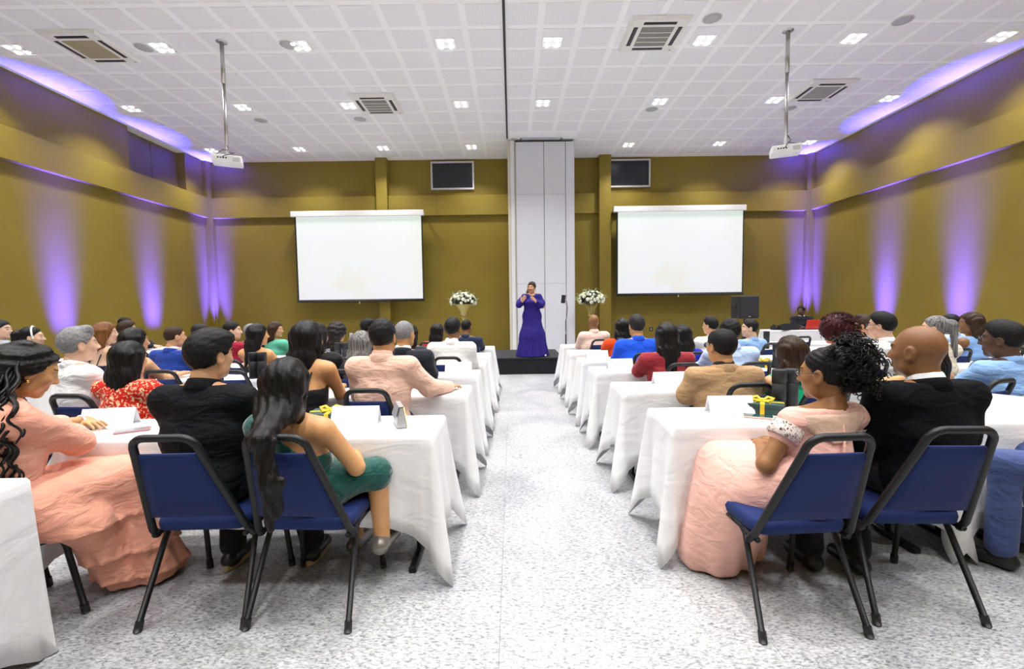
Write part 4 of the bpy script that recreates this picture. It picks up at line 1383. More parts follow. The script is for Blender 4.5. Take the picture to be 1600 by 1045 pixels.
SHARED = {}
def person(label, P, skin, hair, top, bottom, d='far', shoes='black', extras=None, chairlabel=None, chair_at=None, hand_curl=0.6, palm=None, name='person', torso_fn=None):
    """top: (kind, material, sleeve); bottom: (kind, material)"""
    p = P
    hv = {'near': 0.0105, 'mid': 0.015, 'far': 0.021}[d]
    hg = {'near': 0.0115, 'mid': 0.016, 'far': 0.022}[d]
    hh = {'near': 0.0052, 'mid': 0.007, 'far': 0.010}[d]
    hf = {'near': 0.0033, 'mid': 0.0045, 'far': 0.006}[d]
    lo, hi = bounds(p)
    hi[2] = max(hi[2], p.zs+0.16)
    # body
    f = Field(lo, hi, hv)
    torso(f, p, 0.0)
    for i in (0, 1): arm(f, p, i, 0.0)
    legs(f, p, 0.0)
    for i in (0, 1):
        A = p.A[i]; dr = A-p.K[i]; fw = np.array([0.0, 1.0, 0]) if abs(dr[1]) < 0.3 else np.array([0, 0.9, 0])
        f.cap(A+np.array([0, -0.02, -0.04]), A+np.array([0, 0.13, -0.062]), 0.036, 0.028, 0.02)
    f.cap(p.T(0, -0.018, 1.0), p.piv+np.array([0, 0, 0.02]), 0.052 if p.fem else 0.058, 0.046 if p.fem else 0.055, 0.035)
    V, Q = f.nets(); V = relax(V, Q, 1, 0.35)
    pcs = [(V, Q, 0)]
    hV, hQ, hM = get_head(hh, p.fem)
    pcs.append((hV*p.hs @ p.Rh.T + p.hc, hQ, hM))
    for i in (0, 1):
        HV, HQ = get_hand(hf, hand_curl, i == 0)
        fd = p.W[i]-p.E[i]; fd = fd/np.linalg.norm(fd)
        up = np.array([0, 0, 1.0]) if abs(fd[2]) < 0.85 else np.array([0, -1.0, 0])
        if palm and palm[i] is not None: 
            if len(palm[i]) == 2: fd = np.array(palm[i][0], float); up = np.array(palm[i][1], float)
            else: up = np.array(palm[i], float)
        else:
            fd = fd*np.array([1, 1, 0.35]) if abs(fd[2]) < 0.85 else fd
        pcs.append((HV*0.95 @ frame(fd, up).T + p.W[i], HQ, 0))
    sk = skinmat('skin_'+skin, SKIN[skin])
    lipc = tuple(c*0.75 for c in SKIN[skin][:3])
    lip = plain('lips_'+skin+('_f' if p.fem else ''), ((SKIN[skin][0]*0.85, SKIN[skin][1]*0.5, SKIN[skin][2]*0.55, 1) if p.fem else (*lipc, 1)), 0.35)
    hc = HAIRC[hair[1]] if hair else HAIRC['soft']
    brow = plain('brow_'+(hair[1] if hair else 'soft'), hc, 0.6)
    me = np_mesh('person', pcs)
    body = link_mesh(name, me, None, [sk, lip, M_EYEW, M_IRIS, brow])
    body.location = (p.x, p.y, 0); body.rotation_euler = (0, 0, p.rz)
    tag(body, label, 'person')
    H4 = Matrix.LocRotScale(Vector(p.hc), Matrix(p.Rh.tolist()).to_quaternion(), Vector((p.hs,)*3))
    if hair and hair[0] != 'bald':
        res = {'near': 0.0065, 'mid': 0.008, 'far': 0.011}[d]
        short = hair[0] in ('buzz', 'fade', 'short', 'thick', 'quiff', 'balding')
        hm = hairmat('hair_%s_%s' % (hair[1], 's' if short else 'l'), HAIRC[hair[1]], 0.5 if short else 0.36, (130, 60, 130) if short else (95, 95, 5), 0.6, streak=(0.30, 0.30, 0.31) if hair[1] == 'grey' else (0.30, 0.29, 0.28) if hair[1] == 'ash' else None)
        ho = link_mesh('hair', get_hair(hair[0], res), body, [hm])
        ho.matrix_local = H4
    # top garment
    kind, mat, sleeve = top
    e = {'shirt': 0.013, 'blazer': 0.021, 'blouse': 0.016, 'dress': 0.009, 'strap': 0.008, 'sleeveless': 0.009, 'oneshoulder': 0.009}[kind]
    g = Field(lo-0.02, hi+0.02, hg)
    torso(g, p, e, kind == 'blazer', skip_sh=kind in ('strap',))
    st = {'long': 0.97, 'three': 0.74, 'short': 0.26, 'cap': 0.15, 'none': 0, 'left': 0}[sleeve]
    for i in (0, 1):
        if st > 0: arm(g, p, i, e+(0.008 if kind in ('blouse', 'blazer') else 0.004), st, k=0.04)
    zn = p.tz(1.062)
    if kind == 'strap':
        zb = p.tz(0.86)
        g.cut(lambda X, Y, Z: Z-zb-0.05*np.maximum(Y, 0)/0.1 + 0*X)
    elif kind == 'oneshoulder':
        z0, z1 = p.tz(0.84), p.tz(1.08)
        g.cut(lambda X, Y, Z: (Z-(z0+(z1-z0)*np.clip((-X+0.10)/0.22, 0, 1)))*0.7 + 0*Y)
        arm(g, p, 0, e+0.02, 0.75, k=0.03)
    elif kind in ('sleeveless', 'dress'):
        if sleeve == 'none':
            for i in (0, 1):
                c = p.S[i]
                g.ell(c+np.array([(-1, 1)[i]*0.062, 0, -0.02]), (0.075, 0.15, 0.13), 0.01, True)
        zc = p.tz(1.045)
        g.cut(lambda X, Y, Z: np.where(np.abs(X) < 0.2, Z-zc-0.03, -1)*0.8 + 0*Y)
        c = p.T(0, 0.02, 1.09)
        g.ell(c, (0.088, 0.095, 0.06), 0.01, True)
    else:
        g.cut(lambda X, Y, Z: Z-zn-0.016 + 0*X + 0*Y)
    zh = {'blazer': 0.47, 'shirt': 0.50, 'blouse': 0.50}.get(kind, 0.57)
    g.cut(lambda X, Y, Z: zh-Z + 0*X + 0*Y)
    if d != 'far':
        sd = int(abs(p.x*1000)) % 97
        a = 0.0028
        yc = p.ty(0.85)
        g.disp(lambda X, Y, Z: a*nz(X, Y*0.6, Z*1.8, 22, sd) + a*0.9*np.sin(42*(Z-0.35*np.abs(X))+6*X+sd)*np.exp(-((Z-p.tz(0.88))/0.14)**2))
    V, Q = g.nets(); V = relax(V, Q, 1, 0.35)
    pcs = [(V, Q, 0)]
    nb = p.T(0, -0.016, 1.058)
    if kind in ('shirt',):
        pcs.append((*np_ring(nb, [(0.062, -0.03), (0.086, -0.012), (0.074, 0.03), (0.070, 0.042), (0.066, 0.040), (0.066, -0.01)], R(22), R(338), 0.30), 0))
    if kind == 'blazer':
        pcs.append((*np_ring(nb, [(0.066, -0.05), (0.090, -0.03), (0.086, 0.012), (0.082, 0.026), (0.075, 0.022), (0.074, -0.02)], R(38), R(322), 0.32, wide=1.05), 0))
    nm = {'shirt': 'shirt', 'blazer': 'blazer', 'blouse': 'blouse'}.get(kind, 'dress_bodice')
    go = link_mesh(nm, np_mesh(nm, pcs), body, [mat])
    if kind == 'blazer':
        V, Q = np_ring(nb, [(0.080, -0.01), (0.0715, 0.048), (0.068, 0.056), (0.064, 0.050), (0.063, -0.01)], R(20), R(340), 0.30)
        link_mesh('shirt_collar', np_mesh('shirt_collar', [(V, Q, 0)]), body, [extras.get('collar') if extras and extras.get('collar') else fabric('white_shirt', (0.82, 0.82, 0.83, 1))])
    if kind == 'strap':
        q = MB()
        for s in (-1, 1):
            w = p.w
            pts = [p.T(s*0.085*w, 0.10, 0.90), p.T(s*0.10*w, 0.045, 1.045), p.T(s*0.092*w, -0.02, 1.066), p.T(s*0.080*w, -0.085, 0.98), p.T(s*0.06*w, -0.115, 0.85)]
            if extras and extras.get('cross'): pts[-2] = p.T(s*0.03*w, -0.098, 0.96); pts[-1] = p.T(-s*0.05*w, -0.115, 0.85)
            q.tube([tuple(a_) for a_ in pts], 0.0055, 6)
        q.build('strap', mat, body)
    # lower garment
    bk, bm_ = bottom
    if bk == 'trousers':
        g = Field(lo, hi, hg*1.15)
        g.cap(p.T(-0.06*p.w, 0, 0.575), p.T(0.06*p.w, 0, 0.575), 0.122, 0.122, 0.05)
        legs(g, p, 0.014, 0.035, 0.96)
        for i in (0, 1):
            u = p.K[i]+(p.A[i]-p.K[i])*0.96
            g.cap(p.K[i]+(p.A[i]-p.K[i])*0.5, u, 0.06, 0.062, 0.03)
        g.cut(lambda X, Y, Z: Z-0.70 + 0*X + 0*Y)
        V, Q = g.nets(); V = relax(V, Q, 1, 0.35)
        link_mesh('trousers', np_mesh('trousers', [(V, Q, 0)]), body, [bm_])
    elif bk == 'skirt':
        g = Field(lo, hi, hg*1.1)
        g.cap(p.T(-0.06*p.w, 0, 0.575), p.T(0.06*p.w, 0, 0.575), 0.126, 0.126, 0.05)
        legs(g, p, 0.017, 0.10, 0.08)
        g.cap((p.HIP[0]+p.HIP[1])/2, (p.K[0]+p.K[1])/2, 0.085, 0.06, 0.06, ((1, 0, 0), 1.5))
        g.cut(lambda X, Y, Z: Z-0.72 + 0*X + 0*Y)
        V, Q = g.nets(); V = relax(V, Q, 1, 0.35)
        link_mesh('skirt', np_mesh('skirt', [(V, Q, 0)]), body, [bm_])
    # shoes
    if shoes:
        mm = M_SHOE if shoes in ('black', 'sneaker') else shoes
        for i in (0, 1):
            A = p.A[i]
            lo2 = A-np.array([0.07, 0.12, 0.11]); hi2 = A+np.array([0.07, 0.27, 0.06])
            g = Field(lo2, hi2, 0.008 if d == 'near' else 0.012)
            z0 = max(A[2]-0.058, 0.036)
            g.cap((A[0], A[1]-0.035, z0+0.006), (A[0], A[1]+0.15, z0-0.006), 0.040, 0.036, 0.02, ((1, 0, 0), 1.1))
            g.cap((A[0], A[1]-0.02, z0), (A[0], A[1]-0.01, z0+0.045), 0.038, 0.036, 0.02)
            fz = z0-0.032
            g.cut(lambda X, Y, Z: fz-Z + 0*X + 0*Y)
            V, Q = g.nets()
            so = link_mesh('shoe', np_mesh('shoe', [(V, Q, 0)]), body, [mm])
            if shoes == 'sneaker':
                ol = [(A[0]+0.045*math.sin(2*PI*q/20)*(1 if math.cos(2*PI*q/20) > 0 else 0.9), A[1]+0.055+0.135*math.cos(2*PI*q/20)) for q in range(20)]
                MB().prism(ol, max(fz-0.004, 0.001), fz+0.024).build('sole', M_SOLE, so)
    # small extras
    ex = extras or {}
    if ex.get('glasses'):
        q = MB()
        for s in (-1, 1):
            q.tube([(s*0.034+0.022*math.cos(a), 0.098, 0.003+0.016*math.sin(a)) for a in [2*PI*k/14 for k in range(14)]], 0.0022, 5, True)
            q.tube([(s*0.056, 0.098, 0.006), (s*0.079, 0.07, 0.008), (s*0.084, -0.005, 0.012), (s*0.082, -0.022, -0.008)], 0.002, 5)
        q.tube([(-0.012, 0.1, 0.006), (0, 0.104, 0.008), (0.012, 0.1, 0.006)], 0.002, 5)
        o = q.build('spectacles', M_SPEC, body); o.matrix_local = H4
        for s in (-1, 1):
            lq = MB().lathe([(0.0205, -0.001), (0.0205, 0.001)], 16)
            lo_ = lq.build('lens', M_LENS, o)
            lo_.rotation_euler = (PI/2, 0, 0); lo_.location = (s*0.034, 0.098, 0.003); lo_.scale = (1, 0.75, 1)
    if ex.get('earrings'):
        q = MB()
        for s in (-1, 1):
            if ex['earrings'] == 'hoop': q.tube([(s*0.084, -0.002+0.014*math.cos(a), -0.058+0.016*math.sin(a)) for a in [2*PI*k/12 for k in range(12)]], 0.0018, 5, True)
            else: q.ball((s*0.086, 0.0, -0.043), 0.008)
        o = q.build('earrings', M_GOLD, body); o.matrix_local = H4
    if ex.get('beard'):
        if _beard[0] is None: _beard[0] = beard_mesh()
        bm = hairmat('hair_%s_s' % ex['beard'], HAIRC[ex['beard']], 0.5, (130, 60, 130), 0.6, streak=(0.30, 0.30, 0.31) if ex['beard'] == 'grey' else None)
        o = link_mesh('beard', _beard[0], body, [bm]); o.matrix_local = H4
    if ex.get('headband'):
        pts = [(0.092*math.sin(a), 0.022-0.012*math.cos(a), 0.03+0.094*math.cos(a)) for a in [(-0.62+1.24*k/24)*PI for k in range(25)]]
        o = MB().tube(pts, 0.0085, 6, flat=1.3).build('headband', ex['headband'], body); o.matrix_local = H4
    if ex.get('headset'):
        q = MB(); q.tube([(0.083, 0.0, -0.01), (0.086, 0.05, -0.045), (0.055, 0.105, -0.055), (0.03, 0.112, -0.055)], 0.003, 6); q.ball((0.03, 0.112, -0.055), 0.009); q.ball((0.086, 0, -0.008), (0.012, 0.024, 0.028))
        o = q.build('headset', M_BLACK, body); o.matrix_local = H4
    if ex.get('bracelet'):
        i = ex['bracelet'][0]; fd = p.W[i]-p.E[i]; fd /= np.linalg.norm(fd)
        Fm = frame(fd, (0, 0, 1) if abs(fd[2]) < 0.8 else (0, 1, 0)); c = p.W[i]-fd*0.03
        q = MB().tube([tuple(c + Fm @ np.array([0.033*math.cos(a), 0, 0.029*math.sin(a)])) for a in [2*PI*k/16 for k in range(16)]], 0.006, 6, True)
        q.build('bracelet', ex['bracelet'][1], body)
    if ex.get('watch'):
        pass
    if chairlabel:
        cx, cy, cr = chair_at if chair_at else (p.x, p.y, p.rz)
        chair(cx, cy, cr, chairlabel)
    return body, p, H4

# ------------------------------------------------------------------ cloth colours
F = fabric
TR_BLK = F('black_trousers', (0.010, 0.010, 0.012, 1))
TR_NAVY = F('navy_trousers', (0.016, 0.02, 0.05, 1))
TR_GREY = F('grey_trousers', (0.06, 0.06, 0.065, 1))
SPK = (0.42, 9.9)
def look(x, y): return math.atan2(-(SPK[0]-x), SPK[1]-y)
def sit(label, chl, x, y, zt, w, fem, skin, hair, top, bottom, d='far', turn=0.35, gaze=1.0, **kw):
    yw = look(x, y)
    rz = kw.pop('rz', yw*turn)
    ex = kw.pop('extras', None); sh = kw.pop('shoes', 'black'); pal = kw.pop('palm', None); curl = kw.pop('curl', 0.6); ca = kw.pop('chair_at', None)
    hy = kw.pop('hyaw', None)
    if hy is None: hy = yw*gaze - rz
    p = Pose(x, y, rz, zt-0.012, w, fem, hyaw=hy, **kw)
    return person(label, p, skin, hair, top, bottom, d, sh, ex, chl, ca, curl, pal)

# ------------------------------------------------------------------ foreground, left of the aisle
BLK = F('black_quilted_shirt', (0.0065, 0.0075, 0.0095, 1), 0.75, 0.5, 9, 0.0, spec=0.12)
sit('broad man in black shirt with thick black hair, seen from behind', 'blue banquet chair of the broad man in the black shirt', -1.52, 2.22, 1.325, 1.16, False, 'tan', ('thick', 'black'), ('shirt', BLK, 'long'), ('trousers', TR_BLK), 'near',
    shoes='sneaker', lean=0.10, rz=0.0, hyaw=-0.42, hpitch=-0.04, ankles=((-1.57, 2.46, 0.10), (-1.14, 2.50, 0.10)), knees=((-1.64, 2.62, 0.56), (-1.32, 2.64, 0.56)), chair_at=(-1.455, 2.235, 0.03))

VELV = F('green_velvet', (0.0, 0.068, 0.055, 1), 0.6, 0.6, 9, 0.8)
b_, p_, H_ = sit('woman in green velvet one-shoulder dress with waist-long black hair', 'blue banquet chair of the woman in the green velvet dress', -1.01, 2.20, 1.205, 0.96, True, 'gold', ('overchair', 'black'), ('oneshoulder', VELV, 'none'), ('skirt', VELV), 'near',
    shoes=plain('pewter_shoe', (0.22, 0.20, 0.18, 1), 0.3, 0.5), lean=-0.17, rz=-0.16, hyaw=0.10, hpitch=-0.03, yoff=-0.05,
    elbows=((-1.22, 2.22, 0.72), (-0.755, 2.14, 0.66)), wrists=((-1.06, 2.42, 0.69), (-0.84, 2.38, 0.665)),
    knees=((-0.97, 2.54, 0.56), (-0.70, 2.275, 0.585)), ankles=((-0.93, 2.60, 0.10), (-0.685, 2.285, 0.26)), chair_at=(-0.955, 2.22, -0.05))

# seated woman in tiered peach dress at the table end
def drape_skirt(body, p, mat, name='skirt', tiers=None, h=0.0115, front=0.04, spread=1.0, hem=0.012, more=(), mk=0.16):
    lo, hi = bounds(p, 0.5)
    lo[:2] -= 0.1; hi[:2] += 0.12; lo[2] = 0.0; hi[2] = 0.78
    g = Field(lo, hi, h)
    km = (p.K[0]+p.K[1])/2; am = (p.A[0]+p.A[1])/2
    hm = (p.HIP[0]+p.HIP[1])/2
    hw = np.linalg.norm((p.K[1]-p.K[0])[:2])/2
    g.cap(p.T(-0.06*p.w, 0, 0.575), p.T(0.06*p.w, 0, 0.575), 0.125, 0.125, 0.05)
    X = p.K[1]-p.K[0]; X[2] = 0; X /= np.linalg.norm(X)
    for i in (0, 1): g.cap(p.HIP[i], p.K[i], 0.108, 0.078, 0.09)
    g.cap(hm, km, 0.09, 0.07, 0.08, (X, 1.7))
    bot = np.array([am[0], am[1]+front, hem+0.06])
    for i in (0, 1):
        b = np.array([bot[0]+(p.K[i][0]-km[0])*1.1*spread, bot[1]+(p.K[i][1]-km[1]), hem+0.05])
        g.cap(p.K[i], b, 0.082, 0.105*spread, 0.10)
    g.cap(km, bot, 0.09, 0.12*spread, 0.08, (X, 1.35))
    mid = hm*0.35+km*0.65
    g.cap(mid, np.array([bot[0]*0.75+mid[0]*0.25, bot[1]*0.75+mid[1]*0.25, hem+0.06]), 0.09, 0.11*spread, 0.09, (X, 1.3))
    for a_, b_2, r1_, r2_ in more: g.cap(p.inv(a_), p.inv(b_2), r1_, r2_, mk)
    c0, c1 = km, bot
    def dis(Xx, Y, Zz):
        t = np.clip((km[2]+0.03-Zz)/0.5, 0, 1)
        cx = c0[0]+(c1[0]-c0[0])*t; cy = c0[1]+(c1[1]-c0[1])*t
        a = np.arctan2(Xx-cx, Y-cy+1e-5)
        o = t*(0.010*np.sin(9*a+2.5)+0.006*np.sin(17*a+1+6*t))
        if tiers:
            for (zt_, dp) in tiers:
                q = (Zz-zt_)
                o = o - dp*np.exp(-np.maximum(q, 0)/0.05)*(q > 0)*(0.75+0.25*np.sin(34*a)) + 0*Xx
        return o
    g.disp(dis)
    g.cut(lambda Xx, Y, Zz: Zz-0.74 + 0*Xx + 0*Y)
    g.cut(lambda Xx, Y, Zz: hem-Zz + 0*Xx + 0*Y)
    V, Q = g.nets(); V = relax(V, Q, 1, 0.3)
    return link_mesh(name, np_mesh(name, [(V, Q, 0)]), body, [mat])
PEACH = F('peach_dress', rgb(238, 174, 150), 0.8, 0.55, 8, 0.2)
PEACHS = F('peach_pinstripe', rgb(234, 166, 142), 0.8, 0.5, 8, 0.2)
b_, p_, H_ = sit('woman in tiered peach dress with long dark wavy hair, reading at the table', 'blue banquet chair of the woman in the peach dress', -2.22, 2.02, 1.315, 1.05, True, 'olive', ('locks', 'black'), ('blouse', PEACHS, 'three'), ('none', None), 'near',
    lean=0.14, rz=-0.60, hyaw=-0.05, hpitch=-0.42, shoes='black', curl=0.35, yoff=-0.10,
    elbows=((-2.50, 2.32, 0.82), (-2.13, 2.19, 0.79)), wrists=((-2.45, 2.58, 0.80), (-2.36, 2.38, 0.81)), palm=(((0.96, 0.22, -0.10), (0, 0, 1)), None),
    knees=((-2.20, 2.42, 0.56), (-1.99, 2.30, 0.57)), ankles=((-2.16, 2.45, 0.10), (-2.0, 2.36, 0.10)), extras={'earrings': 'ball', 'bracelet': (0, plain('white_bangle', (0.8, 0.8, 0.8, 1), 0.3))}, chair_at=(-2.33, 2.0, -0.5))
drape_skirt(b_, p_, PEACHS, tiers=((0.40, 0.028), (0.20, 0.03), (0.065, 0.025)), spread=1.15, more=(((-2.14, 1.95, 0.53), (-2.02, 2.10, 0.42), 0.095, 0.085), ((-2.04, 2.10, 0.42), (-2.05, 2.28, 0.09), 0.085, 0.09)), mk=0.05)
# loose ringlets hanging from the head over shoulder and back
rnd = random.Random(3)
lk = []
for k in range(96):
    a = rnd.uniform(0.14*PI, 0.62*PI) if k % 4 else rnd.uniform(0.6*PI, 0.98*PI)
    st_ = p_.hc + p_.Rh @ np.array([0.085*math.cos(a), -0.015-0.098*math.sin(a), rnd.uniform(-0.02, 0.06)])
    rad = np.array([math.cos(a), -math.sin(a), 0]); rad = p_.Rh @ rad; rad[2] = 0; rad /= np.linalg.norm(rad)
    L = rnd.uniform(0.26, 0.56); n = 64; t = np.linspace(0, 1, n); ph = rnd.uniform(0, 6)
    go_ = rnd.uniform(0.12, 0.21)*np.minimum(1, t*1.7)
    sw = 0.013*np.minimum(1, t*2.5); fr_ = L*60
    pts = st_ + np.outer(go_, rad) + np.outer(sw*np.sin(fr_*t+ph), [1, 0, 0]) + np.outer(sw*np.cos(fr_*t+ph), [0, 1, 0]) - np.outer(L*t, [0, 0, 1]) + np.outer(t*0.05, [0, 1, 0])
    lk.append((*np_tube(pts, rnd.uniform(0.006, 0.010)*(1-0.6*t**3), 5), 0))
link_mesh('hair_ringlets', np_mesh('hair_ringlets', lk), b_, [hairmat('hair_black_l', HAIRC['black'])])
# bodice panel in plain peach over the pinstripe sleeves
g = Field(*[a for a in bounds(p_)], 0.0115)
torso(g, p_, 0.020)
zc_ = p_.tz(1.0)
g.cut(lambda X, Y, Z: np.maximum(Z-zc_, 0.56-Z) + 0*X + 0*Y)
for i in (0, 1): g.cap(p_.S[i], p_.S[i]+(p_.E[i]-p_.S[i])*0.4, 0.07, 0.07, 0.01, sub=True)
g.disp(lambda X, Y, Z: 0.004*nz(X, Y, Z, 24, 5))
V, Q = g.nets(); link_mesh('dress_bodice', np_mesh('dress_bodice', [(relax(V, Q, 1), Q, 0)]), b_, [PEACH])

# ------------------------------------------------------------------ foreground, right of the aisle
PINK = F('pale_pink_chiffon', rgb(226, 176, 163), 0.75, 0.45, 7, 0.25)
SHEER = F('sheer_beige_mesh', rgb(205, 172, 152), 0.7, 0.25, 9, 0.1)
LACE = F('white_lace', rgb(240, 222, 214), 0.8, 0.2, 9, 0.1, dots=(60, rgb(60, 30, 30), rgb(240, 222, 214)))
b_, p_, H_ = sit('woman in pale pink lace-sleeved gown with curly dark updo and glasses', 'blue banquet chair of the woman in the pale pink gown', 1.39, 2.12, 1.215, 1.04, True, 'caramel', ('updo', 'black'), ('dress', PINK, 'cap'), ('none', None), 'near',
    lean=0.05, rz=0.22, hyaw=0.42, hpitch=-0.05, hs=1.06, yoff=-0.02, sway=0.25, extras={'glasses': 1},
    elbows=((1.165, 2.06, 0.675), None), wrists=((1.29, 2.34, 0.68), None), arms='lap',
    knees=((1.10, 2.42, 0.57), (1.33, 2.50, 0.56)), ankles=((1.12, 2.44, 0.10), (1.28, 2.50, 0.10)), chair_at=(1.25, 2.125, 0.05))
drape_skirt(b_, p_, PINK, spread=1.05, more=(((1.34, 2.08, 0.545), (1.14, 2.34, 0.40), 0.11, 0.12), ((1.16, 2.20, 0.47), (1.05, 2.36, 0.16), 0.09, 0.10), ((1.14, 2.36, 0.40), (1.08, 2.42, 0.07), 0.12, 0.13)))
g = Field(*[a for a in bounds(p_)], 0.0105)
torso(g, p_, 0.0175, bust=False)
zy, zt_ = p_.tz(0.88), p_.tz(1.058)
g.cut(lambda X, Y, Z: np.maximum(np.maximum(zy+3.2*(X-p_.tx(0.9))**2-Z, Z-zt_), Y-p_.ty(1.0)+0.004))
V, Q = g.nets(); yo = link_mesh('sheer_yoke', np_mesh('sheer_yoke', [(relax(V, Q, 1), Q, 0)]), b_, [SHEER])
MB().tube([tuple(p_.T(0, -0.088, 1.05)), tuple(p_.T(0, -0.110, 0.99)), tuple(p_.T(0, -0.128, 0.92)), tuple(p_.T(0, -0.137, 0.85)), tuple(p_.T(0, -0.137, 0.74))], 0.010, 8, flat=0.5).build('zip_placket', PINK, b_)
for i in (0, 1):
    S_, E_ = p_.S[i], p_.E[i]; u = (E_-S_)/np.linalg.norm(E_-S_)
    fr_ = frame(u, (0, 1, 0.2))
    ring = []
    for t_, rr_ in ((0.020, 0.072), (0.05, 0.073), (0.085, 0.0725), (0.088, 0.064)):
        ring.append([S_+u*t_+fr_ @ np.array([rr_*math.cos(a), 0, rr_*math.sin(a)]) for a in [2*PI*k/24 for k in range(24)]])
    Vr = np.array([v for q_ in ring for v in q_]); Qr = [(j*24+k, j*24+(k+1) % 24, (j+1)*24+(k+1) % 24, (j+1)*24+k) for j in range(3) for k in range(24)]
    link_mesh('lace_cuff', np_mesh('lace_cuff', [(Vr, np.array(Qr), 0)]), b_, [LACE])
MB().box(-0.022, 0.022, -0.002, 0.002, -0.009, 0.009).build('clothing_tag', plain('cream_tag', rgb(235, 225, 170), 0.7), b_).location = tuple(p_.T(-0.055, -0.098, 1.035))

SUIT = F('black_suit', (0.004, 0.0045, 0.006, 1), 0.85, 0.4, 7, 0.0, spec=0.1)
sit('bald man in black suit with white shirt collar, seen from behind', 'blue banquet chair of the bald man in the black suit', 1.97, 2.16, 1.315, 1.18, False, 'brown', ('bald', 'soft'), ('blazer', SUIT, 'long'), ('trousers', TR_BLK), 'near', arms='lap',
    lean=0.08, rz=0.06, hyaw=0.42, hs=1.08, ankles=((1.58, 2.36, 0.10), (1.80, 2.32, 0.10)), knees=((1.68, 2.60, 0.56), (1.98, 2.62, 0.56)), chair_at=(1.83, 2.20, -0.04))
BT = F('slate_blue_trousers', rgb(70, 84, 130), 0.8, 0.5, 8)
sit('person in slate blue trousers cut off by the right edge', 'blue banquet chair cut off by the right edge', 2.98, 2.10, 1.30, 1.0, False, 'brown', ('short', 'black'), ('shirt', F('white_shirt', (0.82, 0.82, 0.83, 1)), 'long'), ('trousers', BT), 'mid',
    rz=0.5, hyaw=0.0, arms='lap', knees=((2.56, 2.32, 0.57), (2.80, 2.44, 0.57)), ankles=((2.58, 2.34, 0.10), (2.84, 2.48, 0.10)), chair_at=(3.02, 2.08, 0.45))

# ------------------------------------------------------------------ second row
WHT = F('white_shirt', (0.82, 0.82, 0.83, 1))
FLORAL = F('red_floral_print', rgb(205, 36, 20), 0.8, 0.4, 8, 0.1, dots=(34, rgb(240, 210, 170), rgb(215, 110, 20)))
sit('grey-haired man in white shirt turned to the right', 'blue banquet chair of the grey-haired man in white', -3.21, 3.35, 1.315, 1.10, False, 'light', ('quiff', 'grey'), ('shirt', WHT, 'long'), ('trousers', TR_NAVY), 'near', turn=0.8, gaze=1.25, hpitch=0.03, hs=1.06)
sit('woman in red floral puff-sleeved dress with straight black hair', 'blue banquet chair of the woman in red floral dress', -2.73, 3.20, 1.215, 1.0, True, 'gold', ('long', 'black'), ('blouse', FLORAL, 'short'), ('skirt', FLORAL), 'near', turn=0.2, gaze=0.6, lean=0.1)
BLKD = F('black_dress', (0.010, 0.010, 0.011, 1))
sit('woman in black thin-strap dress with smooth long black hair', 'blue banquet chair of the woman in thin-strap black dress', -1.50, 3.25, 1.34, 1.05, True, 'gold', ('longslim', 'black'), ('strap', BLKD, 'none'), ('skirt', BLKD), 'near', turn=0.1, gaze=0.9, lean=0.14, extras={'earrings': 'hoop'}, hs=1.1)
SAL = F('salmon_blazer', rgb(226, 186, 166), 0.85, 0.5, 8, 0.15)
sit('man in salmon pink blazer with short black hair', 'blue banquet chair of the man in the salmon blazer', -0.93, 3.25, 1.35, 1.04, False, 'olive', ('short', 'black'), ('blazer', SAL, 'long'), ('trousers', TR_NAVY), 'near', turn=0.0, gaze=0.3, lean=0.06, hs=1.08,
    extras={'collar': SAL}, elbows=(None, (-0.62, 3.33, 0.83)), wrists=(None, (-0.50, 3.58, 0.79)), curl=0.5)
TAN = F('tan_blazer', rgb(176, 142, 104), 0.85, 0.45, 8, 0.15)
sit('balding man in tan blazer with glasses', 'blue banquet chair of the man in the tan blazer', 1.52, 3.27, 1.25, 1.13, False, 'olive', ('balding', 'black'), ('blazer', TAN, 'long'), ('trousers', TR_GREY), 'near', turn=0.1, gaze=1.6, lean=0.06, arms='lap', extras={'glasses': 1, 'collar': F('brown_shirt', (0.02, 0.015, 0.012, 1))}, hs=1.08)
EMR = F('emerald_dress', rgb(20, 165, 115), 0.75, 0.5, 8, 0.2)
sit('woman in emerald green sleeveless dress with brown bobbed hair', 'blue banquet chair of the woman in the emerald dress', 2.01, 3.27, 1.185, 1.0, True, 'tan', ('bob', 'brown'), ('sleeveless', EMR, 'none'), ('skirt', EMR), 'mid', turn=0.2, gaze=0.5)
TEAL = F('teal_dress', rgb(30, 150, 165), 0.7, 0.5, 8, 0.2)
sit('woman in teal strap dress leaning left behind the bald man', 'blue banquet chair of the woman in the teal dress', 3.02, 3.27, 1.20, 1.0, True, 'gold', ('long', 'black'), ('strap', TEAL, 'none'), ('skirt', TEAL), 'mid', rz=0.35, gaze=1.0, lean=0.12,
    elbows=((2.72, 3.40, 0.80), None), wrists=((2.50, 3.60, 0.80), (2.56, 3.70, 0.80)), extras={'bracelet': (0, plain('white_bangle', (0.8, 0.8, 0.8, 1), 0.3))})
LBL = F('light_blue_shirt', rgb(140, 178, 228), 0.8, 0.55, 8, 0.1)
sit('man in light blue shirt with dark cropped hair and glasses at the right edge', 'blue banquet chair of the bespectacled man in light blue', 3.56, 3.27, 1.275, 1.22, False, 'dark', ('fade', 'black'), ('shirt', LBL, 'long'), ('trousers', TR_NAVY), 'near', turn=0.3, gaze=1.3, extras={'glasses': 1}, hs=1.12)

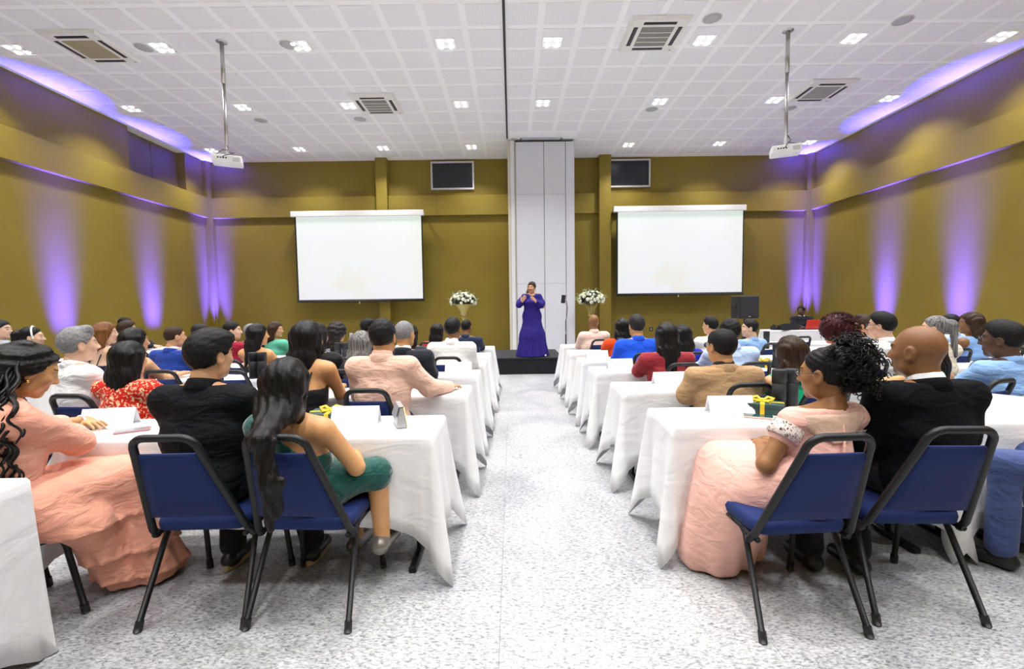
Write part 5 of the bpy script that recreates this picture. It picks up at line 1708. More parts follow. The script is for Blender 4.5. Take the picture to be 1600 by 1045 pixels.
# ------------------------------------------------------------------ third row
sit('woman in blush pink top with black bob behind the floral dress', 'blue banquet chair of the woman in the blush pink top', -3.48, 4.17, 1.275, 1.0, True, 'tan', ('bob', 'black'), ('sleeveless', F('blush_top', rgb(226, 160, 140)), 'none'), ('skirt', BLKD), 'mid')
sit('woman in black top hidden behind the thin-strap dress', 'blue banquet chair of the hidden woman in black', -1.80, 4.17, 1.295, 1.12, True, 'tan', ('shoulder', 'black'), ('shirt', F('black_top', (0.012, 0.011, 0.014, 1)), 'long'), ('trousers', TR_BLK), 'mid')
sit('woman with long ash grey hair left of the salmon blazer', 'blue banquet chair of the ash-haired woman', -1.40, 4.17, 1.215, 0.95, True, 'tan', ('long', 'ash'), ('blouse', F('charcoal_top', (0.03, 0.034, 0.04, 1)), 'long'), ('trousers', TR_BLK), 'mid', lean=0.12)
sit('grey cropped man in dark navy suit behind the salmon blazer', 'blue banquet chair of the man in the dark navy suit', -1.00, 4.17, 1.31, 1.15, False, 'olive', ('buzz', 'grey'), ('blazer', F('dark_navy_suit', (0.012, 0.015, 0.024, 1), 0.8, 0.4, 7), 'long'), ('trousers', TR_NAVY), 'mid', turn=0.0, gaze=1.4, hs=1.05)
WINE = F('wine_blouse', rgb(146, 42, 50), 0.8, 0.5, 8, 0.15)
sit('woman in wine red blouse with long straight black hair', 'blue banquet chair of the woman in the wine blouse', 1.46, 4.30, 1.25, 1.16, True, 'tan', ('longslim', 'black'), ('blouse', WINE, 'three'), ('skirt', WINE), 'mid', gaze=0.3, hs=1.08)
sit('man in pale blue shirt behind the tan blazer', 'blue banquet chair of the man in pale blue behind tan', 2.07, 4.30, 1.28, 1.22, False, 'tan', ('short', 'black'), ('shirt', F('pale_blue_shirt', rgb(184, 208, 244), 0.8, 0.5, 8), 'long'), ('trousers', TR_NAVY), 'mid')
sit('woman in orange top with big curly burgundy hair', 'blue banquet chair of the curly burgundy-haired woman', 3.08, 4.30, 1.265, 1.0, True, 'tan', ('afro', 'wine'), ('blouse', F('orange_top', rgb(232, 84, 34)), 'short'), ('trousers', TR_BLK), 'mid')
sit('man in white shirt with black fade haircut and glasses', 'blue banquet chair of the bespectacled man in white', 3.52, 4.30, 1.325, 1.12, False, 'light', ('fade', 'black'), ('shirt', WHT, 'long'), ('trousers', TR_GREY), 'mid', turn=0.4, gaze=1.3, extras={'glasses': 1}, hs=1.06)
sit('woman with tied-back streaked ash hair behind the bald man', 'blue banquet chair of the streaked-hair woman', 4.02, 4.30, 1.285, 1.0, True, 'light', ('pony', 'ash'), ('blouse', F('cream_blouse', rgb(226, 216, 196)), 'long'), ('trousers', TR_BLK), 'mid', gaze=1.3)

# ------------------------------------------------------------------ fourth row
sit('man in white blazer with dark cropped hair at the aisle', 'blue banquet chair of the man in the white blazer', -0.67, 5.05, 1.31, 1.10, False, 'brown', ('fade', 'black'), ('blazer', F('white_blazer', (0.80, 0.80, 0.77, 1), 0.85, 0.35, 7), 'long'), ('trousers', TR_GREY), 'mid', turn=0.0, gaze=1.2, hs=1.06)
sit('woman in black strap top with very long black hair and earrings', 'blue banquet chair of the woman in the black strap top', -2.84, 5.05, 1.27, 1.0, True, 'gold', ('long', 'black'), ('strap', BLKD, 'none'), ('skirt', BLKD), 'mid', gaze=1.4, extras={'cross': 1, 'earrings': 'hoop'})
sit('man in royal blue blazer with shaved fade haircut', 'blue banquet chair of the man in the royal blue blazer', -3.76, 5.05, 1.26, 1.08, False, 'tan', ('buzz', 'brown'), ('blazer', F('royal_blue_blazer', rgb(28, 58, 142), 0.8, 0.35, 7), 'long'), ('trousers', TR_NAVY), 'mid', turn=0.2)
sit('woman with auburn hair and dark strap top by the left wall', 'blue banquet chair of the auburn-haired woman', -4.53, 5.05, 1.31, 1.0, True, 'light', ('shoulder', 'auburn'), ('strap', F('navy_top', (0.01, 0.012, 0.035, 1)), 'none'), ('skirt', BLKD), 'mid', gaze=1.2)
sit('woman with black hair and white headband at far left', 'blue banquet chair of the woman with white headband', -5.35, 5.05, 1.275, 1.0, True, 'light', ('pony', 'black'), ('blouse', F('navy_blouse', (0.012, 0.014, 0.05, 1)), 'long'), ('trousers', TR_BLK), 'mid', gaze=1.15, extras={'headband': plain('white_bangle', (0.8, 0.8, 0.8, 1), 0.3)})
RBL = F('royal_blue_shirt', rgb(24, 84, 216), 0.75, 0.55, 8, 0.1)
sit('man in royal blue shirt with short dark hair', 'blue banquet chair of the man in the royal blue shirt', 1.43, 5.18, 1.31, 1.15, False, 'olive', ('fade', 'soft'), ('shirt', RBL, 'long'), ('trousers', TR_NAVY), 'mid', turn=0.0, gaze=0.6, hs=1.06)
sit('woman in cobalt top with dark hair behind the wine blouse', 'blue banquet chair of the woman in the cobalt top', 1.94, 5.18, 1.19, 0.96, True, 'tan', ('shoulder', 'black'), ('blouse', F('cobalt_top', rgb(30, 40, 170)), 'short'), ('trousers', TR_BLK), 'far')
sit('man with wavy dark hair behind the burgundy curls', 'blue banquet chair of the wavy-haired man', 4.02, 5.18, 1.275, 1.05, False, 'tan', ('quiff', 'brown'), ('shirt', F('grey_shirt', rgb(150, 152, 160)), 'long'), ('trousers', TR_BLK), 'far', gaze=1.2)
sit('woman in sky blue sleeveless top with sleek dark hair, in profile', 'blue banquet chair of the woman in the sky blue top', 5.24, 5.18, 1.285, 1.0, True, 'brown', ('shoulder', 'brown'), ('sleeveless', F('sky_blue_top', rgb(132, 172, 226)), 'none'), ('skirt', TR_NAVY), 'mid', gaze=1.3)

# ------------------------------------------------------------------ fifth row
sit('woman with dark hair beyond the dark navy suit', 'blue banquet chair of the dark-haired woman beyond the navy suit', -1.33, 5.95, 1.20, 0.96, True, 'tan', ('shoulder', 'black'), ('blouse', F('charcoal_top', (0.03, 0.034, 0.04, 1)), 'long'), ('trousers', TR_BLK), 'far')
sit('woman in patterned sleeveless top with bushy curly dark hair', 'blue banquet chair of the woman with bushy curls', -2.30, 5.95, 1.235, 1.0, True, 'gold', ('curly', 'soft'), ('sleeveless', F('grey_print_top', rgb(170, 172, 190), dots=(40, rgb(60, 60, 90), rgb(220, 220, 225))), 'none'), ('trousers', TR_BLK), 'mid')
sit('man in crimson shirt with black hair, looking right', 'blue banquet chair of the man in the crimson shirt', -3.67, 5.95, 1.28, 1.06, False, 'light', ('short', 'black'), ('shirt', F('crimson_shirt', rgb(140, 18, 46)), 'long'), ('trousers', TR_BLK), 'mid', gaze=1.5, turn=0.5)
sit('dark-haired person peeking out behind the black shirt', 'blue banquet chair of the person behind the black shirt', -4.08, 5.95, 1.26, 1.0, False, 'tan', ('balding', 'soft'), ('shirt', F('black_top', (0.012, 0.011, 0.014, 1)), 'long'), ('trousers', TR_BLK), 'far')
sit('man with brown cropped hair behind the auburn-haired woman', 'blue banquet chair of the brown-cropped man', -5.05, 5.95, 1.305, 1.0, False, 'tan', ('fade', 'brown'), ('shirt', F('black_top', (0.012, 0.011, 0.014, 1)), 'long'), ('trousers', TR_BLK), 'far')
sit('dark-haired man in profile cut off by the left edge', 'blue banquet chair of the man at the left edge', -6.68, 5.95, 1.335, 1.0, False, 'light', ('short', 'black'), ('shirt', F('grey_shirt', rgb(150, 152, 160)), 'long'), ('trousers', TR_BLK), 'far', gaze=1.3)
ORG = F('orange_blouse', rgb(226, 76, 26))
sit('woman in bright orange blouse with black hair tilted right', 'blue banquet chair of the woman in the orange blouse', 1.48, 6.17, 1.24, 1.05, True, 'brown', ('shoulder', 'black'), ('blouse', ORG, 'short'), ('skirt', ORG), 'mid', htilt=0.12, gaze=0.4)
sit('man in white shirt with short dark hair, far middle of right side', 'blue banquet chair of the far man in the white shirt', 2.71, 6.17, 1.25, 1.16, False, 'tan', ('fade', 'black'), ('shirt', WHT, 'long'), ('trousers', TR_NAVY), 'mid', gaze=1.2)
sit('man in light blue shirt in profile below the black loudspeaker', 'blue banquet chair of the man below the loudspeaker', 3.24, 6.17, 1.21, 0.96, False, 'light', ('short', 'black'), ('shirt', LBL, 'long'), ('trousers', TR_NAVY), 'mid', gaze=2.0, turn=0.4)
sit('man in pale blue shirt with dark hair near the right wall', 'blue banquet chair of the man near the right wall', 5.95, 6.17, 1.24, 1.05, False, 'dark', ('short', 'black'), ('shirt', F('pale_blue_shirt', rgb(184, 208, 244), 0.8, 0.5, 8), 'long'), ('trousers', TR_NAVY), 'far')

# ------------------------------------------------------------------ row by the stage
sit('man in dark blue shirt leaning on the aisle table by the stage', 'blue banquet chair of the man in the dark blue shirt', -0.72, 7.05, 1.235, 1.20, False, 'brown', ('buzz', 'black'), ('shirt', F('dark_blue_shirt', (0.018, 0.026, 0.06, 1), 0.75, 0.5, 8), 'long'), ('trousers', TR_NAVY), 'mid', turn=0.0, gaze=1.0, lean=0.1)
sit('woman in red top with straight black hair by the stage', 'blue banquet chair of the woman in the red top', -1.16, 7.05, 1.175, 1.0, True, 'tan', ('shoulder', 'black'), ('blouse', F('red_top', rgb(200, 50, 34)), 'three'), ('trousers', TR_BLK), 'far')
sit('young man with high dark flat-top hair in dark shirt', 'blue banquet chair of the flat-top haired man', -2.25, 7.05, 1.255, 1.0, False, 'dark', ('thick', 'black'), ('shirt', F('black_top', (0.012, 0.011, 0.014, 1)), 'long'), ('trousers', TR_BLK), 'far', gaze=1.4)
sit('woman in mint green top with long dark hair, in profile', 'blue banquet chair of the woman in the mint top', -3.67, 7.05, 1.235, 1.0, True, 'tan', ('shoulder', 'brown'), ('blouse', F('mint_top', rgb(96, 186, 156), 0.8, 0.4, 8), 'short'), ('trousers', TR_BLK), 'mid', gaze=1.6)
sit('grey-haired person left of the mint green top', 'blue banquet chair of the grey-haired person', -4.05, 7.05, 1.21, 1.0, False, 'light', ('short', 'grey'), ('shirt', F('black_top', (0.012, 0.011, 0.014, 1)), 'long'), ('trousers', TR_BLK), 'far')
sit('bald man in pale pink shirt nearest the stage', 'blue banquet chair of the bald man in pale pink', 1.29, 7.17, 1.285, 1.10, False, 'brown', ('bald', 'soft'), ('shirt', F('pale_pink_shirt', rgb(232, 200, 186), 0.8, 0.4, 8), 'long'), ('trousers', TR_NAVY), 'mid', gaze=0.4, hs=1.05)

# ------------------------------------------------------------------ technicians at the side tables
sit('bearded technician in black with headset at the left wall table', 'blue banquet chair of the bearded technician', -6.78, 7.95, 1.33, 1.1, False, 'light', ('short', 'black'), ('shirt', F('black_top', (0.012, 0.011, 0.014, 1)), 'long'), ('trousers', TR_BLK), 'mid', rz=-1.15, hyaw=-0.15, hpitch=-0.15, extras={'beard': 'black', 'headset': 1},
    elbows=((-6.55, 8.22, 0.83), (-6.65, 7.72, 0.80)), wrists=((-6.42, 8.15, 0.80), (-6.40, 8.10, 0.80)))
sit('technician in dark vest over white shirt behind the red laptop', 'blue banquet chair of the technician behind the red laptop', 7.55, 11.85, 1.33, 1.05, False, 'dark', ('short', 'black'), ('blazer', F('charcoal_vest', (0.015, 0.015, 0.018, 1)), 'long'), ('trousers', TR_BLK), 'mid', rz=PI-0.3, hyaw=-0.6)

# ------------------------------------------------------------------ empty chairs
for x, y, rz, lab in ((-3.05, 4.30, 0.0, 'empty blue banquet chair beside the blue blazer man'), (-2.42, 4.22, 0.05, 'empty blue banquet chair in front of the strap-top woman'),
                      (1.95, 6.2, 0, 'empty blue banquet chair right of the orange blouse'), (1.55, 7.2, 0.1, 'empty blue banquet chair right of the bald man in pink'),
                      (2.62, 4.35, -0.1, 'empty blue banquet chair right of the pale blue shirt'), (4.3, 7.2, 0.2, 'empty blue banquet chair before the equipment table'),
                      (-1.75, 5.1, 0.0, 'empty blue banquet chair behind the woman in black'), (-3.1, 5.1, 0.0, 'empty blue banquet chair near the crimson shirt'),
                      (4.75, 5.2, 0, 'empty blue banquet chair left of the sky blue top')):
    chair(x, y, rz, lab)

# ================================================================== the speaker on the stage
def speaker_woman():
    SZ = 0.345
    GOWN = F('indigo_gown', rgb(42, 32, 112), 0.7, 0.3, 6, 0.0, spec=0.15)
    f = Field((-0.42, -0.30, 0.0), (0.42, 0.35, 1.50), 0.0115)
    T = lambda x, y, z: np.array([x, y, z])
    # continuous body (mostly under the gown)
    def upper(f, e):
        X = (1, 0, 0)
        f.cap(T(-0.08, 0, 0.86), T(0.08, 0, 0.86), 0.115+e, 0.115+e, 0.05)
        f.cap(T(0, 0.01, 0.95), T(0, 0.01, 1.06), 0.105+e, 0.105+e, 0.06, (X, 1.28))
        f.cap(T(0, 0.005, 1.10), T(0, 0, 1.24), 0.105+e, 0.085+e, 0.06, (X, 1.35))
        f.cap(T(-0.13, -0.005, 1.275), T(0.13, -0.005, 1.275), 0.050+e, 0.050+e, 0.05)
        for s in (-1, 1):
            f.ell(T(s*0.075, 0.095, 1.14), (0.068+e, 0.062+e, 0.066+e), 0.03)
            f.cap(T(s*0.03, -0.015, 1.325), T(s*0.12, -0.008, 1.295), 0.034+e*0.6, 0.034+e, 0.04)
    S = [T(-0.165, -0.005, 1.27), T(0.165, -0.005, 1.27)]
    # she faces the audience: her right arm is on the picture's left
    E = [T(-0.225, 0.06, 1.06), T(0.30, 0.05, 1.08)]
    W = [T(-0.04, 0.225, 1.17), T(0.24, 0.19, 1.17)]
    # local +x is the picture's left after the half turn
    upper(f, 0)
    for i in (0, 1):
        f.cap(S[i], E[i], 0.05, 0.042, 0.03); f.cap(E[i], W[i], 0.042, 0.026, 0.02)
        s = (-1, 1)[i]
        f.cap(T(s*0.09, 0, 0.86), T(s*0.09, 0.01, 0.48), 0.095, 0.06, 0.03)
        f.cap(T(s*0.09, 0.01, 0.48), T(s*0.09, 0, 0.08), 0.055, 0.038, 0.02)
        f.cap(T(s*0.09, -0.02, 0.05), T(s*0.10, 0.12, 0.035), 0.036, 0.028, 0.02)
    f.cap(T(0, -0.015, 1.28), T(0, 0.0, 1.40), 0.05, 0.046, 0.03)
    V, Q = f.nets(); V = relax(V, Q, 1, 0.35)
    pcs = [(V, Q, 0)]
    Rh = np.array(Matrix.Rotation(-0.55, 3, 'Z')) @ np.array(Euler((-0.02, 0, 0)).to_matrix())
    hc = T(0, 0.01, 1.465)
    hV, hQ, hM = get_head(0.0052, True)
    pcs.append((hV @ Rh.T + hc, hQ, hM))
    for i, (fd, up) in enumerate((((0.55, 0.45, 0.55), (-0.3, 0.8, 0.5)), ((-0.45, 0.35, 0.75), (0.3, 0.8, -0.3)))):
        HV, HQ = get_hand(0.0033, 0.8, i == 0)
        pcs.append((HV*0.95 @ frame(fd, up).T + W[i], HQ, 0))
    body = link_mesh('person', np_mesh('person', pcs), None, [skinmat('skin_tan', SKIN['tan']), plain('lips_rose', (0.42, 0.10, 0.09, 1), 0.3), M_EYEW, M_IRIS, plain('brow_brown', HAIRC['brown'], 0.6)])
    body.location = (0.43, 9.72, SZ); body.rotation_euler = (0, 0, PI+0.12)
    tag(body, 'woman speaker in long indigo gown standing on the stage, hands raised', 'person')
    H4 = Matrix.LocRotScale(Vector(hc), Matrix(Rh.tolist()).to_quaternion(), Vector((1, 1, 1)))
    # hair swept over one shoulder
    f = Field((-0.2, -0.2, -0.42), (0.2, 0.2, 0.16), 0.0065)
    f.ell((0, -0.013, 0.027), (0.088, 0.108, 0.104), 0.02)
    f.cap((0.05, -0.05, -0.02), (0.085, -0.03, -0.12), 0.06, 0.05, 0.04)
    f.cap((0.085, -0.03, -0.12), (0.055, 0.10, -0.30), 0.05, 0.022, 0.04)
    f.ell((0, 0.100, -0.05), (0.058, 0.075, 0.105), 0.02, True)
    f.cut(lambda X, Y, Z: np.where((Y > 0.0) & (Z > -0.08), (-0.03+1.2*Y-Z)*0.6, -1.0) + 0*X)
    f.disp(lambda X, Y, Z: 0.003*np.sin(90*X+60*Y+14*np.sin(20*Z))+0.003*nz(X, Y, Z, 50, 2))
    V, Q = f.nets()
    ho = link_mesh('hair', np_mesh('hair', [(relax(V, Q, 1, 0.3), Q, 0)]), body, [hairmat('hair_brown_l', HAIRC['brown'], 0.36, (95, 95, 5), 0.6)])
    ho.matrix_local = H4
    # gown
    g = Field((-0.50, -0.46, 0.0), (0.50, 0.46, 1.42), 0.012)
    upper(g, 0.012)
    X = (1, 0, 0)
    g.cap(T(0, 0.005, 0.98), T(0, 0.02, 0.42), 0.125, 0.215, 0.05, (X, 1.22))
    g.cap(T(0, 0.02, 0.45), T(0, 0.02, -0.12), 0.205, 0.30, 0.06, (X, 1.22))
    for i in (0, 1):
        m = S[i]*0.35+E[i]*0.65
        g.cap(S[i], m, 0.062, 0.075, 0.04); g.cap(m, E[i]*0.75+W[i]*0.25, 0.075, 0.068, 0.03); g.cap(E[i]*0.7+W[i]*0.3, E[i]*0.12+W[i]*0.88, 0.062, 0.036, 0.03)
    g.disp(lambda X_, Y, Z: np.where(Z < 0.95, np.clip((0.95-Z)/0.95, 0, 1)*(0.016*np.sin(11*np.arctan2(X_, Y+1e-4)+1.3)+0.008*np.sin(19*np.arctan2(X_, Y+1e-4)+2*Z)), 0))
    g.ell(T(0, 0.05, 1.345), (0.075, 0.09, 0.055), 0.01, True)
    g.cut(lambda X_, Y, Z: np.maximum(Z-1.335, 0.006-Z) + 0*X_ + 0*Y)
    V, Q = g.nets()
    link_mesh('gown', np_mesh('gown', [(relax(V, Q, 1, 0.3), Q, 0)]), body, [GOWN])
    MB().tube([(0.135*math.sin(a), 0.006+0.118*math.cos(a), 1.0) for a in [2*PI*k/28 for k in range(28)]], 0.009, 6, True).build('waist_sash', GOWN, body)
    q = MB()
    for s in (-1, 1): q.tube([(s*0.086, 0.0, -0.04), (s*0.088, 0.0, -0.085)], 0.005, 6)
    o = q.build('earrings', M_GOLD, body); o.matrix_local = H4
    MB().ball((-0.24, 0.20, 0.03), (0.035, 0.06, 0.028)).build('shoe', plain('silver_shoe', (0.7, 0.7, 0.7, 1), 0.25, 0.6), body)
speaker_woman()

# ================================================================== flowers on tall gold stands
M_PETAL = plain('ivory_petal', (0.78, 0.79, 0.62, 1), 0.7, bump=0.1, bscale=60)
M_PETAL2 = plain('cream_petal', (0.80, 0.78, 0.70, 1), 0.7, bump=0.1, bscale=60)
M_LEAF = plain('dark_leaf', (0.022, 0.032, 0.022, 1), 0.6)
M_SPRIG = plain('pale_sprig', (0.36, 0.42, 0.18, 1), 0.7)
M_STAND = plain('brass_stand', (0.52, 0.42, 0.14, 1), 0.35, 0.7)
def rose_mesh():
    m = MB()
    m.ball((0, 0, 0), (0.034, 0.034, 0.032), 8, 5)
    for k in range(7):
        a = 2*PI*k/7; r = 0.030
        m.ball((r*math.cos(a), r*math.sin(a), -0.006+0.008*(k % 2)), (0.024, 0.024, 0.026), 6, 4)
    return m.mesh('rose')
ROSE = rose_mesh(); ROSE.materials.append(M_PETAL)
def flowers(x, y, label, seed, lattice):
    rnd = random.Random(seed)
    r = empty('flower_stand', (x, y, 0), 0, label, 'flowers', 'white flower arrangements')
    b = MB().lathe([(0.20, 0.0), (0.20, 0.02), (0.06, 0.05), (0.035, 0.2), (0.03, 0.7), (0.045, 1.10), (0.06, 1.13)], 20); b.build('stem', M_STAND, r)
    MB().lathe([(0.075, 1.12), (0.085, 1.135), (0.075, 1.15)], 20).build('collar_ring', M_STAND, r)
    if lattice:
        v = MB()
        for k in range(14):
            a = 2*PI*k/14
            v.tube([(0.07*math.cos(a), 0.07*math.sin(a), 1.14), (0.10*math.cos(a), 0.10*math.sin(a), 1.30), (0.19*math.cos(a), 0.19*math.sin(a), 1.50)], 0.009, 6)
        v.lathe([(0.045, 1.14), (0.08, 1.30), (0.15, 1.47)], 16)
        v.build('vase', M_STAND, r)
    else:
        MB().lathe([(0.06, 1.14), (0.09, 1.22), (0.12, 1.34), (0.23, 1.47), (0.26, 1.50), (0.24, 1.50)], 24).build('vase', M_STAND, r)
    lf = MB()
    for k in range(260):
        a = rnd.uniform(0, 2*PI); e = rnd.uniform(-0.25, 1.4); q = rnd.uniform(0.6, 0.98)
        c = Vector((math.cos(a)*math.cos(e)*0.37*q, math.sin(a)*math.cos(e)*0.37*q, 1.56+math.sin(e)*0.26*q))
        d = Vector((rnd.uniform(-1, 1), rnd.uniform(-1, 1), rnd.uniform(-0.3, 1))).normalized()*0.07
        s = d.cross(Vector((rnd.uniform(-1, 1), rnd.uniform(-1, 1), 0.3))).normalized()*0.025
        lf.add([c-d, c+s, c+d, c-s], [(0, 1, 2, 3)])
    lf.ball((0, 0, 1.58), (0.25, 0.25, 0.16), 12, 8)
    lo_ = lf.build('foliage', M_LEAF, r); lo_['kind'] = 'stuff'
    sp = MB()
    for k in range(46):
        a = rnd.uniform(0, 2*PI); e = rnd.uniform(-0.1, 1.3)
        u = Vector((math.cos(a)*math.cos(e), math.sin(a)*math.cos(e), math.sin(e)*0.75))
        c = Vector((0, 0, 1.56)); L = rnd.uniform(0.40, 0.48)
        sp.tube([c+u*0.25, c+u*L], 0.003, 4)
        for q in range(5):
            sp.ball(c+u*(L-0.025*q)+Vector((rnd.uniform(-0.015, 0.015),)*3), 0.011, 5, 4)
    so_ = sp.build('sprigs', M_SPRIG, r); so_['kind'] = 'stuff'
    n = 0
    pos = []
    while n < 70:
        a = rnd.uniform(0, 2*PI); e = rnd.uniform(-0.30, 1.5)
        p = Vector((math.cos(a)*math.cos(e)*0.35, math.sin(a)*math.cos(e)*0.35, 1.57+math.sin(e)*0.235))
        if any((p-q).length < 0.068 for q in pos):
            n += 0.05; continue
        pos.append(p); n += 1
        o = link_mesh('rose', ROSE, r); o.location = p
        o.rotation_euler = (p-Vector((0, 0, 1.5))).to_track_quat('Z', 'Y').to_euler()
        s = rnd.uniform(0.7, 1.15); o.scale = (s, s, s)
flowers(-1.33, 12.6, 'white roses on a tall gold vase stand left of the stage', 5, False)
flowers(2.20, 12.6, 'white roses on a slatted gold vase stand right of the stage', 8, True)

# ================================================================== phone on a tripod
r = empty('phone_tripod', (1.17, 9.9, 0), 0, 'thin black tripod holding a phone right of the stage', 'tripod')
MB().tube([(0, 0, 0.25), (0, 0, 0.80)], 0.011, 8).build('lower_tube', M_BLACK, r)
MB().tube([(0, 0, 0.84), (0, 0, 1.08)], 0.008, 8).build('upper_tube', M_BLACK, r)
MB().tube([(0, 0, 0.80), (0, 0, 0.84)], 0.010, 8).build('joint', M_METAL, r)
MB().tube([(0, 0, 1.08), (0.02, 0, 1.15), (0.035, 0, 1.28), (0.04, 0, 1.40), (0.02, 0, 1.50), (-0.02, 0, 1.535)], 0.007, 8).build('gooseneck', M_BLACK, r)
for k in range(3):
    a = 2*PI*k/3+0.4
    MB().tube([(0, 0, 0.35), (0.28*math.cos(a), 0.28*math.sin(a), 0.01)], 0.008, 6).build('leg', M_BLACK, r)
ph = MB().box(-0.045, 0.045, -0.012, 0.012, -0.09, 0.09, 0.006).build('phone_holder', M_BLACK, r)
ph.location = (-0.045, 0, 1.56); ph.rotation_euler = (0, 0.12, 0)

# ================================================================== loudspeaker on a pole stand
r = empty('loudspeaker', (4.86, 9.5, 1.10), 0.06, 'black loudspeaker on a stand below the right screen', 'speaker')
MB().box(-0.21, 0.21, -0.17, 0.17, 0.0, 0.47, 0.02).build('cabinet', M_BLACK, r)
MB().box(-0.19, 0.19, -0.178, -0.165, 0.025, 0.445, 0.008).build('grille', plain('speaker_mesh', (0.018, 0.018, 0.02, 1), 0.7, bump=0.4, bscale=500), r)
MB().box(-0.02, 0.02, -0.182, -0.176, 0.035, 0.055).build('badge', M_METAL, r)
MB().tube([(-0.21, 0, 0.2), (-0.235, 0, 0.2), (-0.235, 0, 0.3), (-0.21, 0, 0.3)], 0.009, 6).build('handle', M_BLACK, r)
r = empty('speaker_stand', (4.86, 9.5, 0), 0, 'black tripod stand under the loudspeaker', 'stand')
MB().tube([(0, 0, 0.3), (0, 0, 1.10)], 0.019, 10).build('pole', M_BLACK, r)
MB().tube([(0, 0, 0.72), (0, 0, 0.80)], 0.03, 10).build('collar', M_BLACK, r)
for k in range(3):
    a = 2*PI*k/3+0.2
    MB().tube([(0, 0, 0.75), (0.48*math.cos(a), 0.48*math.sin(a), 0.015)], 0.012, 8).build('leg', M_BLACK, r)
    MB().tube([(0, 0, 0.32), (0.28*math.cos(a), 0.28*math.sin(a), 0.32)], 0.008, 6).build('brace', M_BLACK, r)

# ================================================================== equipment on the corner table
ZT = 0.755
def laptop(x, y, rz, lid, label, ang=1.9):
    r = empty('laptop', (x, y, ZT), rz, label, 'laptop')
    MB().box(-0.17, 0.17, -0.12, 0.12, 0, 0.018, 0.004).build('base', M_BLACK, r)
    o = MB().box(-0.17, 0.17, 0, 0.012, 0, 0.23, 0.004).build('lid', lid, r)
    o.location = (0, -0.12, 0.018); o.rotation_euler = (0.25, 0, 0)
    MB().box(-0.15, 0.15, 0.0121, 0.013, 0.015, 0.215).build('display', plain('dark_display', (0.05, 0.06, 0.08, 1), 0.2), o)
    MB().tube([(-0.15, -0.12, 0.014), (0.15, -0.12, 0.014)], 0.007, 8).build('hinge', M_BLACK, r)
laptop(7.32, 11.2, 0.05, plain('red_lid', rgb(214, 48, 22), 0.35), 'laptop with bright red lid on the equipment table')
laptop(7.68, 11.22, -0.2, plain('white_lid', (0.72, 0.72, 0.74, 1), 0.35), 'laptop with pale lid on the equipment table')
r = empty('mixing_desk', (6.72, 11.15, ZT), 0.2, 'black sound mixing desk on the equipment table', 'mixer')
m = MB(); m.add([(-0.22, -0.16, 0), (0.22, -0.16, 0), (0.22, 0.16, 0), (-0.22, 0.16, 0), (-0.22, -0.16, 0.16), (0.22, -0.16, 0.16), (0.22, 0.16, 0.06), (-0.22, 0.16, 0.06)], [(3, 2, 1, 0), (4, 5, 6, 7), (0, 1, 5, 4), (1, 2, 6, 5), (2, 3, 7, 6), (3, 0, 4, 7)]); m.build('chassis', plain('charcoal_plastic', (0.02, 0.022, 0.025, 1), 0.5), r)
for i in range(6):
    MB().box(-0.19+0.07*i, -0.17+0.07*i, -0.02, 0.02, 0.10, 0.125).build('fader', plain('grey_plastic', (0.4, 0.4, 0.4, 1), 0.5), r)
r = empty('wireless_receiver', (7.02, 11.12, ZT), 0, 'black wireless receiver with two upright antennas', 'receiver')
MB().box(-0.1, 0.1, -0.08, 0.08, 0, 0.05, 0.006).build('case', M_BLACK, r)
for s in (-1, 1): MB().tube([(s*0.085, 0.06, 0.04), (s*0.095, 0.06, 0.27)], 0.006, 6).build('antenna', M_BLACK, r)
MB().box(-0.03, 0.03, -0.083, -0.078, 0.015, 0.035).build('indicator', plain('red_lid', rgb(214, 48, 22), 0.35), r)
r = empty('video_camera', (6.42, 11.15, ZT), 0.5, 'small black video camera on the equipment table', 'camera')
MB().box(-0.06, 0.06, -0.05, 0.05, 0.0, 0.1, 0.01).build('body', M_BLACK, r)
MB().tube([(0, -0.05, 0.05), (0, -0.11, 0.05)], 0.035, 12).build('lens', M_BLACK, r)
MB().box(-0.01, 0.07, 0.0, 0.03, 0.1, 0.13, 0.006).build('viewfinder', M_BLACK, r)
laptop(-6.6, 8.27, -1.2, plain('charcoal_plastic', (0.02, 0.022, 0.025, 1), 0.5), 'dark laptop on the side table by the left wall')

